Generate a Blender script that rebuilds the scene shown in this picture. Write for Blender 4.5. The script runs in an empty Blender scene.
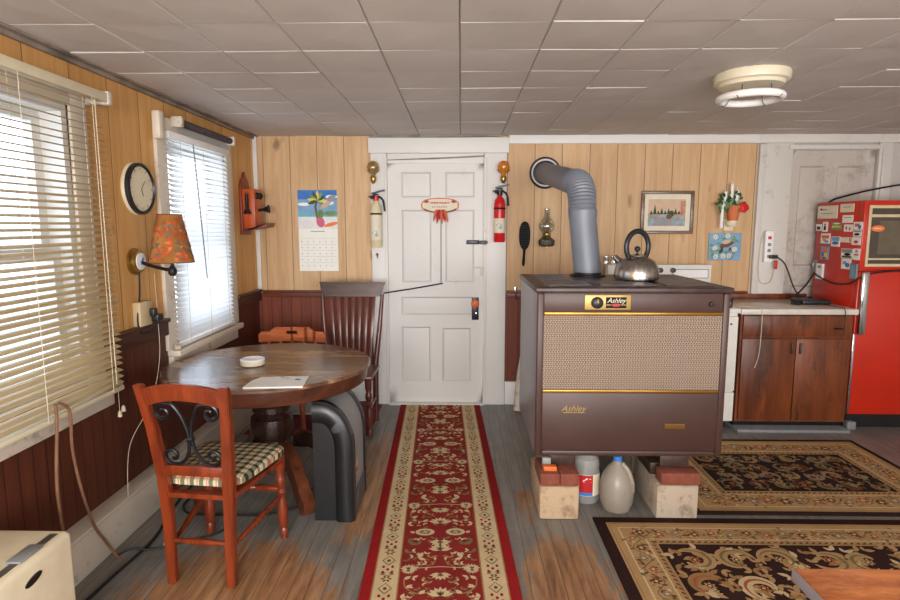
import bpy, bmesh, math, random
from mathutils import Vector, Matrix
PI = math.pi
random.seed(7)
SC = bpy.context.scene
COL = SC.collection

def c(r, g, b):
    f = lambda v: (v/255/12.92) if v/255 <= .04045 else ((v/255+.055)/1.055)**2.4
    return (f(r), f(g), f(b), 1)

# ---------------------------------------------------------------- camera
cam = bpy.data.cameras.new('camera'); cam.sensor_width = 36; cam.lens = 580/900*36; cam.clip_start = .02
camo = bpy.data.objects.new('camera', cam); COL.objects.link(camo)
camo.location = (0, 0, 1.5075)
camo.rotation_euler = (PI/2-math.radians(7.271), 0, math.radians(1.078))
SC.camera = camo

# ---------------------------------------------------------------- world / daylight / exposure
w = bpy.data.worlds.new('sky'); SC.world = w; w.use_nodes = True
bg = w.node_tree.nodes['Background']
bg.inputs[0].default_value = c(226, 238, 255); bg.inputs[1].default_value = 2.8
def area(name, loc, rot, sx, sy, power, col=(1, 1, 1), portal=False):
    l = bpy.data.lights.new(name, 'AREA'); l.shape = 'RECTANGLE'; l.size = sx; l.size_y = sy; l.energy = power; l.color = col[:3]
    o = bpy.data.objects.new(name, l); COL.objects.link(o); o.location = loc; o.rotation_euler = rot
    if portal: l.cycles.is_portal = True
    return o
# daylight through the two windows in the left wall (portals onto the sky); behind the camera, added fill lamps
area('window_portal', (-1.86, 1.95, 1.40), (0, -PI/2, 0), 1.25, 1.7, 1, portal=True)
area('window_portal', (-1.86, 3.78, 1.42), (0, -PI/2, 0), 1.2, .95, 1, portal=True)
area('rear_fill', (-.35, -2.05, 1.35), (PI/2, 0, 0), 1.9, 1.35, 130, (1, .975, .945))
area('rear_fill', (2.3, -2.05, 1.35), (PI/2, 0, 0), 1.9, 1.35, 80, (1, .975, .945))
SC.view_settings.view_transform = 'Standard'; SC.view_settings.look = 'None'
SC.view_settings.exposure = 0.5; SC.view_settings.gamma = 1.0; SC.view_settings.use_curve_mapping = False

# ---------------------------------------------------------------- materials
class NT:
    def __init__(s, name):
        s.m = bpy.data.materials.new(name); s.m.use_nodes = True
        s.t = s.m.node_tree; s.b = s.t.nodes['Principled BSDF']; s.out = s.t.nodes['Material Output']
        s._co = None
    def n(s, t, **k):
        x = s.t.nodes.new(t)
        for a, v in k.items(): setattr(x, a, v)
        return x
    def set(s, sock, v):
        if isinstance(v, bpy.types.NodeSocket): s.t.links.new(v, sock)
        else: sock.default_value = v
    def co(s):
        if s._co is None: s._co = s.n('ShaderNodeTexCoord').outputs['Object']
        return s._co
    def xyz(s):
        if not hasattr(s, '_x'):
            q = s.n('ShaderNodeSeparateXYZ'); s.set(q.inputs[0], s.co()); s._x = q.outputs
        return s._x
    def math(s, op, a, b=0., cc=0.):
        q = s.n('ShaderNodeMath', operation=op)
        for i, v in enumerate((a, b, cc)): s.set(q.inputs[i], v)
        return q.outputs[0]
    def mapv(s, scale, loc=(0, 0, 0), rot=(0, 0, 0)):
        q = s.n('ShaderNodeMapping'); s.set(q.inputs[0], s.co())
        q.inputs[1].default_value = loc; q.inputs[2].default_value = rot; q.inputs[3].default_value = scale
        return q.outputs[0]
    def noise(s, scale=5, vec=None, detail=3, rough=.55, dist=0):
        q = s.n('ShaderNodeTexNoise'); s.set(q.inputs['Vector'], vec if vec is not None else s.co())
        q.inputs['Scale'].default_value = scale; q.inputs['Detail'].default_value = detail
        q.inputs['Roughness'].default_value = rough; q.inputs['Distortion'].default_value = dist
        return q.outputs[0]
    def white(s, v):
        q = s.n('ShaderNodeTexWhiteNoise', noise_dimensions='1D'); s.set(q.inputs['W'], v); return q.outputs[0]
    def ramp(s, f, stops, interp='LINEAR'):
        q = s.n('ShaderNodeValToRGB'); q.color_ramp.interpolation = interp; e = q.color_ramp.elements
        while len(e) < len(stops): e.new(.5)
        for i, (p, col) in enumerate(stops):
            e[i].position = p; e[i].color = col if len(col) == 4 else (*col, 1)
        s.set(q.inputs[0], f); return q.outputs[0]
    def mix(s, f, a, b, mode='MIX'):
        q = s.n('ShaderNodeMix', data_type='RGBA', blend_type=mode)
        s.set(q.inputs[0], f); s.set(q.inputs[6], a); s.set(q.inputs[7], b); return q.outputs[2]
    def bump(s, h, strength=.3, dist=.01):
        q = s.n('ShaderNodeBump'); s.set(q.inputs['Height'], h)
        q.inputs['Strength'].default_value = strength; q.inputs['Distance'].default_value = dist
        s.t.links.new(q.outputs[0], s.b.inputs['Normal'])
    def fin(s, col=None, rough=.5, metal=0, spec=.5, **k):
        if col is not None: s.set(s.b.inputs['Base Color'], col)
        s.set(s.b.inputs['Roughness'], rough); s.set(s.b.inputs['Metallic'], metal)
        s.b.inputs['Specular IOR Level'].default_value = spec
        for a, v in k.items(): s.set(s.b.inputs[a.replace('_', ' ')], v)
        return s.m
    def stripe(s, coord, width, w0):      # 1 on a thin line every width
        f = s.math('FRACT', s.math('DIVIDE', coord, width))
        return s.math('LESS_THAN', f, w0)

def plain(name, col, rough=.5, metal=0, spec=.5, var=.08, scale=14, **k):
    n = NT(name)
    v = n.noise(scale, detail=4)
    lo = tuple(x*(1-var*1.6) for x in col[:3]); hi = tuple(min(1, x*(1+var)) for x in col[:3])
    return n.fin(n.ramp(v, [(.3, lo), (.7, hi)]), rough, metal, spec, **k)

def wood(name, lo, hi, axis=2, scale=9, rough=.45, spec=.5, bump=.12, wear=None, wearcol=None):
    n = NT(name)
    st = [1, 1, 1]; st[axis] = .09
    g = n.noise(scale*3, n.mapv(st), 5, .6, .6)
    g2 = n.noise(scale*14, n.mapv(st), 2, .5)
    col = n.ramp(g, [(.32, lo), (.68, hi)])
    col = n.mix(n.math('MULTIPLY', n.math('GREATER_THAN', g2, .58), .22), col, tuple(x*.55 for x in lo[:3])+(1,))
    if wear:
        st2 = [1, 1, 1]; st2[axis] = .3; q = n.noise(6, n.mapv(st2), 6, .7)
        f = n.ramp(q, [(wear, (0, 0, 0)), (wear+.12, (1, 1, 1))])
        col = n.mix(n.math('MULTIPLY', f, .7), col, wearcol)
    n.bump(g, bump, .004)
    return n.fin(col, rough, 0, spec)

def paneling(name, axis, lo, hi, width, off, seamcol, gw=.02, knots=True):
    n = NT(name); x = n.xyz()
    u = n.math('ADD', x[axis], off)
    idx = n.math('FLOOR', n.math('DIVIDE', u, width))
    rnd = n.white(idx)
    st = [1, 1, 1]; st[2] = .07
    vec = n.n('ShaderNodeVectorMath', operation='ADD'); n.set(vec.inputs[0], n.mapv(st))
    cb = n.n('ShaderNodeCombineXYZ'); n.set(cb.inputs[2], n.math('MULTIPLY', rnd, 31.)); n.set(vec.inputs[1], cb.outputs[0])
    g = n.noise(22, vec.outputs[0], 5, .6, .8)
    col = n.ramp(g, [(.28, lo), (.7, hi)])
    col = n.mix(n.math('MULTIPLY', rnd, .35), col, tuple(v*.72 for v in lo[:3])+(1,))
    if knots:
        st2 = [1, 1, 1]; st2[2] = .45
        k = n.noise(6.5, n.mapv(st2, (3, 1, 2)), 2, .5)
        col = n.mix(n.ramp(k, [(.69, (0, 0, 0)), (.76, (.75, .75, .75))]), col, tuple(v*.35 for v in lo[:3])+(1,))
    sm = n.stripe(u, width, gw)
    col = n.mix(sm, col, seamcol)
    n.bump(n.math('SUBTRACT', 1, sm), .35, .004)
    return n.fin(col, .5, 0, .35)

M = {}
M['white_paint'] = plain('white_paint', c(214, 212, 208), .45, var=.06, scale=6)
def aged(name, base, dirt, s0=.6, sc=4, rough=.5):
    n = NT(name)
    a = n.noise(sc, detail=7, rough=.72); b = n.noise(38, detail=3)
    f = n.math('ADD', n.math('MULTIPLY', a, .8), n.math('MULTIPLY', b, .2))
    col = n.ramp(f, [(.2, base), (s0, base), (s0+.16, dirt)])
    n.bump(b, .06, .002)
    return n.fin(col, rough)
M['door_paint'] = aged('door_paint', c(218, 215, 210), c(186, 176, 162), .6, 3)
M['trim_paint'] = aged('trim_paint', c(222, 219, 214), c(166, 150, 128), .62, 5)
M['trim_left'] = aged('trim_left', c(214, 202, 184), c(140, 116, 88), .56, 5)
M['trim_grey'] = aged('trim_grey', c(206, 200, 192), c(158, 144, 128), .56, 5)
M['grey_door'] = aged('grey_door', c(188, 178, 168), c(150, 138, 126), .5, 3)
M['plaster'] = aged('plaster', c(186, 180, 174), c(140, 136, 132), .52, 3)
M['panel_back'] = paneling('panel_back', 0, c(194, 153, 109), c(220, 185, 142), .222, .07, c(110, 82, 54), .022)
M['panel_left'] = paneling('panel_left', 1, c(198, 142, 78), c(224, 174, 108), .27, .12, c(96, 62, 30), .016)
M['wains_left'] = paneling('wains_left', 1, c(74, 36, 22), c(98, 50, 32), .075, .0, c(34, 18, 12), .06, False)
M['wains_back'] = paneling('wains_back', 0, c(104, 48, 28), c(130, 62, 38), .083, .02, c(52, 22, 12), .06, False)
M['rail_dark'] = wood('rail_dark', c(52, 26, 14), c(84, 44, 26), 1)
M['rail_back'] = wood('rail_back', c(94, 44, 26), c(124, 62, 38), 0)
M['dark_trim'] = plain('dark_trim', c(142, 130, 120), .6, var=.3, scale=8)
M['dirt_seam'] = plain('dirt_seam', c(128, 120, 112), .8)

def ceil_mat():
    n = NT('ceiling_tile'); a = n.noise(1.3, detail=5, rough=.6); b = n.noise(150, detail=2)
    col = n.ramp(a, [(.3, c(190, 183, 178)), (.7, c(206, 199, 194))])
    d = n.noise(9, detail=6, rough=.75)
    col = n.mix(n.ramp(d, [(.66, (0, 0, 0)), (.8, (.3, .3, .3))]), col, c(120, 106, 94))
    n.bump(b, .1, .002)
    return n.fin(col, .6, 0, .3)
M['ceiling'] = ceil_mat()

def floor_mat():
    n = NT('floor_boards'); x = n.xyz()
    wd = .072
    u = n.math('ADD', x[0], 10.)
    idx = n.math('FLOOR', n.math('DIVIDE', u, wd)); rnd = n.white(idx)
    cb = n.n('ShaderNodeCombineXYZ'); n.set(cb.inputs[1], n.math('MULTIPLY', rnd, 17.))
    vec = n.n('ShaderNodeVectorMath', operation='ADD'); n.set(vec.inputs[0], n.mapv((1, .1, 1))); n.set(vec.inputs[1], cb.outputs[0])
    g = n.noise(26, vec.outputs[0], 5, .65, .5)
    paint = n.ramp(g, [(.25, c(104, 102, 97)), (.5, c(128, 124, 117)), (.78, c(152, 146, 137))])
    paint = n.mix(n.math('MULTIPLY', rnd, .3), paint, c(112, 112, 112))
    bare = n.ramp(g, [(.3, c(112, 74, 46)), (.5, c(160, 114, 74)), (.75, c(190, 150, 108))])
    # worn places: beside the chair, along the runner, in front of the stove
    tot = None
    for (cx, cy, rx, ry, st) in ((-.95, 2.1, .55, .62, 1.0), (-.50, 3.3, .22, .95, .75), (-.75, 1.3, 1.2, .9, .9), (.47, 2.25, .26, .55, .85), (.36, 3.0, .08, .4, .5)):
        dx = n.math('DIVIDE', n.math('SUBTRACT', x[0], cx), rx); dy = n.math('DIVIDE', n.math('SUBTRACT', x[1], cy), ry)
        r2 = n.math('ADD', n.math('MULTIPLY', dx, dx), n.math('MULTIPLY', dy, dy))
        v = n.math('MULTIPLY', n.math('SUBTRACT', 1., r2), st)
        v = n.math('MAXIMUM', v, -.6)
        tot = v if tot is None else n.math('MAXIMUM', tot, v)
    nz = n.noise(5, n.mapv((1.6, .6, 1)), 8, .75)
    nz2 = n.noise(40, n.mapv((1, .25, 1)), 4, .7)
    f = n.math('ADD', n.math('MULTIPLY', tot, .34), n.math('ADD', n.math('MULTIPLY', nz, .6), n.math('MULTIPLY', nz2, .4)))
    f = n.ramp(f, [(.58, (0, 0, 0)), (.68, (1, 1, 1))])
    col = n.mix(n.math('MULTIPLY', f, .9), paint, bare)
    s = n.noise(2.2, detail=6, rough=.7)
    col = n.mix(n.ramp(s, [(.5, (0, 0, 0)), (.75, (.55, .55, .55))]), col, c(94, 82, 70))
    sm = n.stripe(u, wd, .055)
    col = n.mix(n.math('MULTIPLY', sm, .6), col, c(66, 58, 52))
    n.bump(n.math('SUBTRACT', n.math('MULTIPLY', g, .3), sm), .25, .003)
    return n.fin(col, .42, 0, .4)
M['floor'] = floor_mat()

def translucent(name, col, amt=.35, rough=.5):
    n = NT(name); n.fin(col, rough)
    t = n.n('ShaderNodeBsdfTranslucent'); t.inputs[0].default_value = col
    mx = n.n('ShaderNodeMixShader'); mx.inputs[0].default_value = amt
    n.t.links.new(n.b.outputs[0], mx.inputs[1]); n.t.links.new(t.outputs[0], mx.inputs[2]); n.t.links.new(mx.outputs[0], n.out.inputs[0])
    return n.m
def clear(name, tint=(1, 1, 1, 1), gl=.08, rough=.02, body=None, bodyamt=0):
    n = NT(name); tr = n.n('ShaderNodeBsdfTransparent'); tr.inputs[0].default_value = tint
    g = n.n('ShaderNodeBsdfGlossy'); g.inputs['Roughness'].default_value = rough
    mx = n.n('ShaderNodeMixShader'); mx.inputs[0].default_value = gl
    n.t.links.new(tr.outputs[0], mx.inputs[1]); n.t.links.new(g.outputs[0], mx.inputs[2])
    last = mx.outputs[0]
    if body:
        n.fin(body, .4); m2 = n.n('ShaderNodeMixShader'); m2.inputs[0].default_value = bodyamt
        n.t.links.new(last, m2.inputs[1]); n.t.links.new(n.b.outputs[0], m2.inputs[2]); last = m2.outputs[0]
    n.t.links.new(last, n.out.inputs[0]); return n.m
M['pane'] = clear('window_glass', (.97, .99, 1, 1), .05)
M['slat_tan'] = translucent('slat_tan', c(208, 184, 140), .22)
M['slat_white'] = translucent('slat_white', c(252, 252, 252), .85)
M['sheer'] = translucent('sheer', c(226, 224, 220), .5, .9)
M['shade_roll'] = plain('shade_roll', c(74, 64, 70), .7, var=.35, scale=20)
M['clear_glass'] = clear('clear_glass', (.84, .88, .86, 1), .3)
M['font_glass'] = clear('font_glass', c(120, 112, 96), .2, .05, c(70, 62, 50), .5)
M['amber_glass'] = clear('amber_glass', c(255, 190, 60), .15, .05, c(226, 150, 30), .45)
M['smoky_glass'] = clear('smoky_glass', c(226, 200, 140), .2, .05, c(176, 146, 84), .4)
M['jug_plastic'] = clear('jug_plastic', (.85, .85, .82, 1), .05, .3, c(186, 174, 158), .5)
M['jug_clear'] = clear('jug_clear', (.9, .9, .9, 1), .08, .2, c(206, 206, 202), .4)
M['chair_red'] = wood('chair_red', c(96, 35, 17), c(142, 60, 28), 2, 8, .28, .6)
M['chair_orange'] = wood('chair_orange', c(158, 76, 38), c(196, 108, 60), 0, 8, .35)
M['chair_dark'] = wood('chair_dark', c(72, 32, 24), c(112, 56, 42), 2, 8, .28, .6)
M['chair_crest'] = wood('chair_crest', c(48, 32, 30), c(84, 60, 54), 0, 8, .22, .7)
M['table_top'] = wood('table_top', c(86, 58, 46), c(126, 90, 68), 0, 6, .2, .7, .05, .5, c(184, 142, 104))
M['table_rim'] = wood('table_rim', c(58, 31, 22), c(96, 52, 34), 0, 6, .3, .6)
M['table_dark'] = wood('table_dark', c(34, 20, 16), c(58, 34, 26), 2, 6, .25, .6)
M['foot_wood'] = wood('foot_wood', c(70, 36, 22), c(120, 64, 38), 2, 8, .35)
M['iron'] = plain('iron', c(58, 58, 62), .35, .85, var=.15)
M['black_iron'] = plain('black_iron', c(34, 32, 32), .5, .4)
M['brass'] = plain('brass', c(180, 146, 78), .3, .9, var=.15)
M['gold'] = plain('gold', c(146, 106, 46), .32, .8, var=.06)
M['gold_flat'] = plain('gold_flat', c(182, 150, 84), .4, .35, var=.08)
M['chrome'] = plain('chrome', c(214, 214, 216), .12, 1, var=.03)
def brushed():
    n = NT('brushed_steel'); g = n.noise(60, n.mapv((1, 1, .04)), 3)
    return n.fin(n.ramp(g, [(.3, c(158, 152, 144)), (.7, c(196, 190, 182))]), .24, 1)
M['steel'] = brushed()
M['black_plastic'] = plain('black_plastic', c(34, 35, 38), .38, var=.1)
M['black_rubber'] = plain('black_rubber', c(26, 26, 28), .6)
M['heater_black'] = plain('heater_black', c(22, 23, 25), .34, var=.08)
M['heater_grey'] = plain('heater_grey', c(150, 148, 146), .45, var=.05)
M['heater_dark'] = plain('heater_dark', c(88, 86, 86), .45, var=.05)
M['stove_brown'] = plain('stove_brown', c(74, 51, 45), .42, .1, .45, .06, 5)
M['stove_top'] = plain('stove_top', c(62, 42, 38), .38, .1, .5, .25, 14)
M['stove_lid'] = plain('stove_lid', c(58, 44, 40), .3, .2, .6, .3, 14)
M['stove_side_lit'] = plain('stove_side_lit', c(146, 138, 142), .34, .3, .7, .06, 4)  # window light on the stove side put into a paler base colour
M['pipe'] = plain('pipe', c(126, 130, 140), .5, .15, .5, .06, 5)
M['pipe_dark'] = plain('pipe_dark', c(60, 64, 76), .5, .5)
M['cream_enamel'] = plain('cream_enamel', c(214, 204, 178), .35, var=.03)
M['white_enamel'] = plain('white_enamel', c(226, 222, 212), .3, var=.03)
M['cream_plastic'] = plain('cream_plastic', c(226, 214, 184), .4, var=.04)
M['beige_plastic'] = plain('beige_plastic', c(206, 184, 146), .45, var=.05)
M['grey_plastic'] = plain('grey_plastic', c(128, 130, 132), .45)
M['slot_dark'] = plain('slot_dark', c(84, 80, 78), .5)
M['fridge_red'] = plain('fridge_red', c(190, 40, 18), .28, 0, .5, .05, 4)
M['red'] = plain('red', c(204, 26, 28), .3)
M['red_label'] = plain('red_label', c(184, 24, 30), .5)
M['white'] = plain('white', c(236, 234, 230), .5, var=.03)
M['paper'] = plain('paper', c(238, 234, 224), .8, var=.02)
M['ext_cream'] = plain('ext_cream', c(220, 206, 166), .35)
M['old_paper'] = plain('old_paper', c(226, 214, 190), .8, var=.04)
M['grey_ink'] = plain('grey_ink', c(150, 148, 148), .8)
M['blue'] = plain('blue', c(58, 120, 196), .5)
M['sky_blue'] = plain('sky_blue', c(124, 164, 196), .7)
M['deep_blue'] = plain('deep_blue', c(60, 118, 190), .7)
M['teal'] = plain('teal', c(108, 176, 190), .7)
M['green'] = plain('green', c(112, 146, 92), .7, var=.2)
M['dark_green'] = plain('dark_green', c(40, 78, 40), .7, var=.2)
M['yellow'] = plain('yellow', c(226, 198, 84), .6)
M['orange'] = plain('orange', c(230, 112, 44), .5)
M['pink'] = plain('pink', c(206, 100, 122), .7)
M['sand'] = plain('sand', c(226, 224, 222), .8)
M['black'] = plain('black', c(20, 18, 18), .65, 0, .2)
M['water_art'] = plain('water_art', c(150, 164, 168), .8, var=.2, scale=40)
M['pink_art'] = plain('pink_art', c(196, 136, 112), .8, var=.2, scale=40)
M['brown'] = plain('brown', c(110, 70, 44), .6)
M['tan_art'] = plain('tan_art', c(206, 176, 150), .8)
M['terracotta'] = plain('terracotta', c(206, 112, 68), .7)
M['lampshade_leaf_red'] = plain('leaf_red', c(196, 72, 40), .9, var=.2)
M['lampshade_leaf_orange'] = plain('leaf_orange', c(214, 112, 56), .9, var=.2)
M['lampshade_leaf_grey'] = plain('leaf_grey', c(112, 96, 72), .9, var=.2)
M['frame_wood'] = wood('frame_wood', c(92, 72, 60), c(140, 116, 98), 0, 10, .3, .6)
M['phone_wood'] = wood('phone_wood', c(168, 66, 28), c(206, 92, 44), 2, 10, .35)
M['phone_dark'] = wood('phone_dark', c(104, 40, 24), c(140, 60, 36), 2, 10, .4)
M['cab_wood'] = wood('cab_wood', c(86, 40, 16), c(134, 68, 30), 2, 4, .4, .5, .08, .52, c(46, 26, 16))
M['counter'] = plain('counter', c(206, 198, 186), .25, var=.08)
M['red_table'] = wood('red_table', c(214, 112, 54), c(246, 164, 94), 0, 7, .25, .6, .08, .5, c(136, 64, 32))
M['table_edge'] = plain('table_edge', c(150, 146, 150), .35)
M['concrete'] = aged('concrete', c(186, 160, 130), c(146, 118, 92), .5, 14, .9)
M['concrete_grey'] = aged('concrete_grey', c(182, 166, 146), c(140, 122, 104), .5, 14, .9)
M['brick'] = plain('brick', c(132, 70, 52), .85, var=.15, scale=30)
M['shim'] = wood('shim', c(48, 34, 28), c(76, 54, 42), 1)
M['rope'] = plain('rope', c(124, 86, 60), .8, var=.2)
M['string'] = plain('string', c(206, 190, 164), .8)
M['mat_red'] = plain('mat_red', c(112, 30, 44), .9, var=.15, scale=40)
M['bat_wood'] = aged('bat_wood', c(206, 196, 180), c(150, 118, 90), .5, 12)
M['ground'] = plain('ground', c(226, 227, 224), .9, var=.2, scale=.6)
M['post'] = plain('post', c(104, 96, 90), .8, var=.15)

def lampshade_mat():
    n = NT('lampshade'); col = c(188, 128, 66)
    v = n.noise(9, detail=4); cc = n.ramp(v, [(.35, c(164, 100, 46)), (.65, c(204, 150, 82))])
    n.fin(cc, .9)
    t = n.n('ShaderNodeBsdfTranslucent'); n.set(t.inputs[0], cc)
    mx = n.n('ShaderNodeMixShader'); mx.inputs[0].default_value = .4
    n.t.links.new(n.b.outputs[0], mx.inputs[1]); n.t.links.new(t.outputs[0], mx.inputs[2]); n.t.links.new(mx.outputs[0], n.out.inputs[0])
    return n.m
M['lampshade'] = lampshade_mat()

def plaid():
    n = NT('plaid'); x = n.xyz()
    def band(a, off, w):
        return n.math('LESS_THAN', n.math('FRACT', n.math('DIVIDE', n.math('ADD', a, 5+off), .042)), w)
    col = c(222, 206, 170)
    g1 = band(x[0], 0, .45); g2 = band(x[1], 0, .45)
    s = n.math('MULTIPLY', n.math('ADD', g1, g2), .5)
    col = n.ramp(s, [(0., c(206, 194, 160)), (.45, c(112, 114, 88)), (.9, c(34, 50, 38))], 'CONSTANT')
    r = n.math('MAXIMUM', band(x[0], .011, .13), band(x[1], .011, .13))
    col = n.mix(n.math('MULTIPLY', r, .6), col, c(168, 74, 60))
    z = n.noise(300, detail=1); n.bump(z, .2, .002)
    return n.fin(col, .9, 0, .2)
M['plaid'] = plaid()

def mesh_grille():
    n = NT('woven_grille'); x = n.xyz()
    a = n.math('SINE', n.math('ADD', n.math('MULTIPLY', x[0], 2*PI/.0135), n.math('MULTIPLY', n.math('SINE', n.math('MULTIPLY', x[2], 2*PI/.022)), 1.5)))
    b = n.math('SINE', n.math('MULTIPLY', x[2], 2*PI/.011))
    h = n.math('ADD', n.math('MULTIPLY', a, .6), n.math('MULTIPLY', b, .4))
    col = n.ramp(n.math('MULTIPLY_ADD', h, .5, .5), [(.2, c(96, 80, 68)), (.55, c(134, 114, 96)), (.85, c(156, 136, 116))])
    n.bump(h, .4, .003)
    return n.fin(col, .5, .2)
M['grille'] = mesh_grille()
def fan_grille():
    n = NT('diamond_grille'); x = n.xyz()
    u = n.math('ADD', x[0], x[2]); v = n.math('SUBTRACT', x[0], x[2])
    l = n.math('MAXIMUM', n.stripe(n.math('ADD', u, 9), .018, .3), n.stripe(n.math('ADD', v, 9), .018, .3))
    return n.fin(n.mix(l, c(40, 38, 38), c(222, 218, 210)), .5)
M['diamond'] = fan_grille()
def pile(name, lo, hi):
    n = NT(name); v = n.noise(120, detail=3); q = n.noise(6, detail=4)
    f = n.math('ADD', n.math('MULTIPLY', v, .6), n.math('MULTIPLY', q, .4))
    n.bump(v, .35, .003)
    return n.fin(n.ramp(f, [(.35, lo), (.65, hi)]), .95, 0, .1)
for nm, lo, hi in (('rug_red', (120, 36, 33), (146, 50, 45)), ('rug_edge', (128, 24, 26), (150, 34, 34)), ('rug_cream', (186, 156, 112), (208, 182, 138)), ('rug_ivory', (192, 168, 128), (216, 194, 154)),
                   ('rug_olive', (104, 92, 62), (134, 120, 84)), ('rug_brown', (92, 54, 34), (122, 76, 50)), ('rug_dark', (44, 28, 26), (62, 40, 36)), ('rug_black', (36, 27, 25), (52, 38, 34)),
                   ('rug_tan', (160, 126, 84), (188, 154, 108)), ('rug_gold', (140, 106, 66), (170, 134, 88)), ('rug_rust', (150, 82, 48), (182, 108, 70)), ('rug_grey', (120, 104, 86), (150, 132, 110)), ('rug_pink', (166, 96, 76), (190, 116, 94))):
    M[nm] = pile(nm, c(*lo), c(*hi))

# ---------------------------------------------------------------- mesh helpers
class MB:
    def __init__(s): s.bm = bmesh.new(); s.mats = []; s.cur = 0
    def m(s, name):
        if name not in s.mats: s.mats.append(name)
        s.cur = s.mats.index(name); return s
    def face(s, vs):
        try:
            f = s.bm.faces.new(vs); f.material_index = s.cur; return f
        except ValueError: return None
    def poly(s, pts): return s.face([s.bm.verts.new(p) for p in pts])
    def box(s, x0, x1, y0, y1, z0, z1, bev=0, mat=None, seg=2):
        if mat is not None and isinstance(mat, str): s.m(mat)
        vs = [s.bm.verts.new((x, y, z)) for x in (x0, x1) for y in (y0, y1) for z in (z0, z1)]
        fs = [s.face([vs[i] for i in q]) for q in ((0, 1, 3, 2), (4, 6, 7, 5), (0, 4, 5, 1), (2, 3, 7, 6), (0, 2, 6, 4), (1, 5, 7, 3))]
        if bev:
            es = list({e for f in fs for e in f.edges})
            r = bmesh.ops.bevel(s.bm, geom=es, offset=bev, segments=seg, profile=.5, affect='EDGES')
            for f in r['faces']: f.material_index = s.cur
        return s
    def obox(s, mat4, sx, sy, sz, bev=0):
        old = set(s.bm.verts); s.box(-sx/2, sx/2, -sy/2, sy/2, -sz/2, sz/2, bev)
        for v in [v for v in s.bm.verts if v not in old]: v.co = mat4 @ v.co
        return s
    def bar(s, a, b, wx, wy, up=(0, 0, 1), bev=0):     # rectangular bar from a to b
        a, b = Vector(a), Vector(b); d = b-a; z = d.normalized(); x = Vector(up).cross(z)
        if x.length < 1e-4: x = Vector((1, 0, 0)).cross(z)
        if x.length < 1e-4: x = Vector((0, 1, 0)).cross(z)
        x.normalize(); y = z.cross(x)
        mt = Matrix((x, y, z)).transposed().to_4x4(); mt.translation = (a+b)/2
        return s.obox(mt, wx, wy, d.length, bev)
    def prism(s, pts, axis, a, b):                      # extrude a 2D outline along an axis
        def p3(u, v, w): return {0: (w, u, v), 1: (u, w, v), 2: (u, v, w)}[axis]
        A = [s.bm.verts.new(p3(u, v, a)) for u, v in pts]; B = [s.bm.verts.new(p3(u, v, b)) for u, v in pts]
        s.face(A[::-1]); s.face(B)
        n = len(pts)
        for i in range(n): s.face([A[i], A[(i+1) % n], B[(i+1) % n], B[i]])
        return s
    def tube(s, pts, r, seg=8, cap=True, closed=False, flat=1.0):
        pts = [Vector(p) for p in pts]; n = len(pts)
        rr = r if isinstance(r, (list, tuple)) else [r]*n
        rings = []; prev = None
        for i, p in enumerate(pts):
            if closed: t = pts[(i+1) % n]-pts[i-1]
            else: t = pts[min(i+1, n-1)]-pts[max(i-1, 0)]
            t.normalize()
            if prev is None:
                u = t.cross(Vector((0, 0, 1)))
                if u.length < .05: u = t.cross(Vector((1, 0, 0)))
            else: u = prev-t*prev.dot(t)
            u.normalize(); prev = u; v = t.cross(u)
            rings.append([s.bm.verts.new(p+(u*math.cos(2*PI*k/seg)+v*math.sin(2*PI*k/seg)*flat)*rr[i]) for k in range(seg)])
        for i in range(n if closed else n-1):
            A, B = rings[i], rings[(i+1) % n]
            for k in range(seg): s.face([A[k], A[(k+1) % seg], B[(k+1) % seg], B[k]])
        if cap and not closed: s.face(rings[0][::-1]); s.face(rings[-1])
        return s
    def lathe(s, prof, ctr=(0, 0, 0), seg=24, axis=None, cap=True):
        ax = Vector(axis).normalized() if axis else Vector((0, 0, 1)); ctr = Vector(ctr)
        q = Vector((0, 0, 1)).rotation_difference(ax)
        rings = []
        for r, z in prof:
            rings.append([s.bm.verts.new(ctr+q @ Vector((max(r, 1e-5)*math.cos(2*PI*k/seg), max(r, 1e-5)*math.sin(2*PI*k/seg), z))) for k in range(seg)])
        for A, B in zip(rings, rings[1:]):
            for k in range(seg): s.face([A[k], A[(k+1) % seg], B[(k+1) % seg], B[k]])
        if cap: s.face(rings[0][::-1]); s.face(rings[-1])
        return s
    def ball(s, ctr, r, seg=14, sc=(1, 1, 1)):
        old = set(s.bm.verts)
        s.lathe([(r*math.sin(PI*i/8), -r*math.cos(PI*i/8)) for i in range(9)], (0, 0, 0), seg, cap=False)
        for v in [v for v in s.bm.verts if v not in old]: v.co = Vector((v.co.x*sc[0], v.co.y*sc[1], v.co.z*sc[2]))+Vector(ctr)
        return s
    def xf(s, mt):
        for v in s.bm.verts: v.co = mt @ v.co
        return s
    # flat motif work in a plane given by f(u, v, h) -> point
    def motif(s, f, pts, h): return s.poly([f(u, v, h) for u, v in pts])
    def ell(s, f, cx, cy, rx, ry, h, ang=0, n=12):
        ca, sa = math.cos(ang), math.sin(ang)
        return s.motif(f, [(cx+rx*math.cos(2*PI*i/n)*ca-ry*math.sin(2*PI*i/n)*sa, cy+rx*math.cos(2*PI*i/n)*sa+ry*math.sin(2*PI*i/n)*ca) for i in range(n)], h)
    def leaf(s, f, cx, cy, L, W, ang, h):
        ca, sa = math.cos(ang), math.sin(ang)
        P = [(0, 0), (.25, .42), (.5, .5), (.75, .3), (1, 0), (.75, -.3), (.5, -.5), (.25, -.42)]
        return s.motif(f, [(cx+(x*L)*ca-(y*W)*sa, cy+(x*L)*sa+(y*W)*ca) for x, y in P], h)
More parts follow.
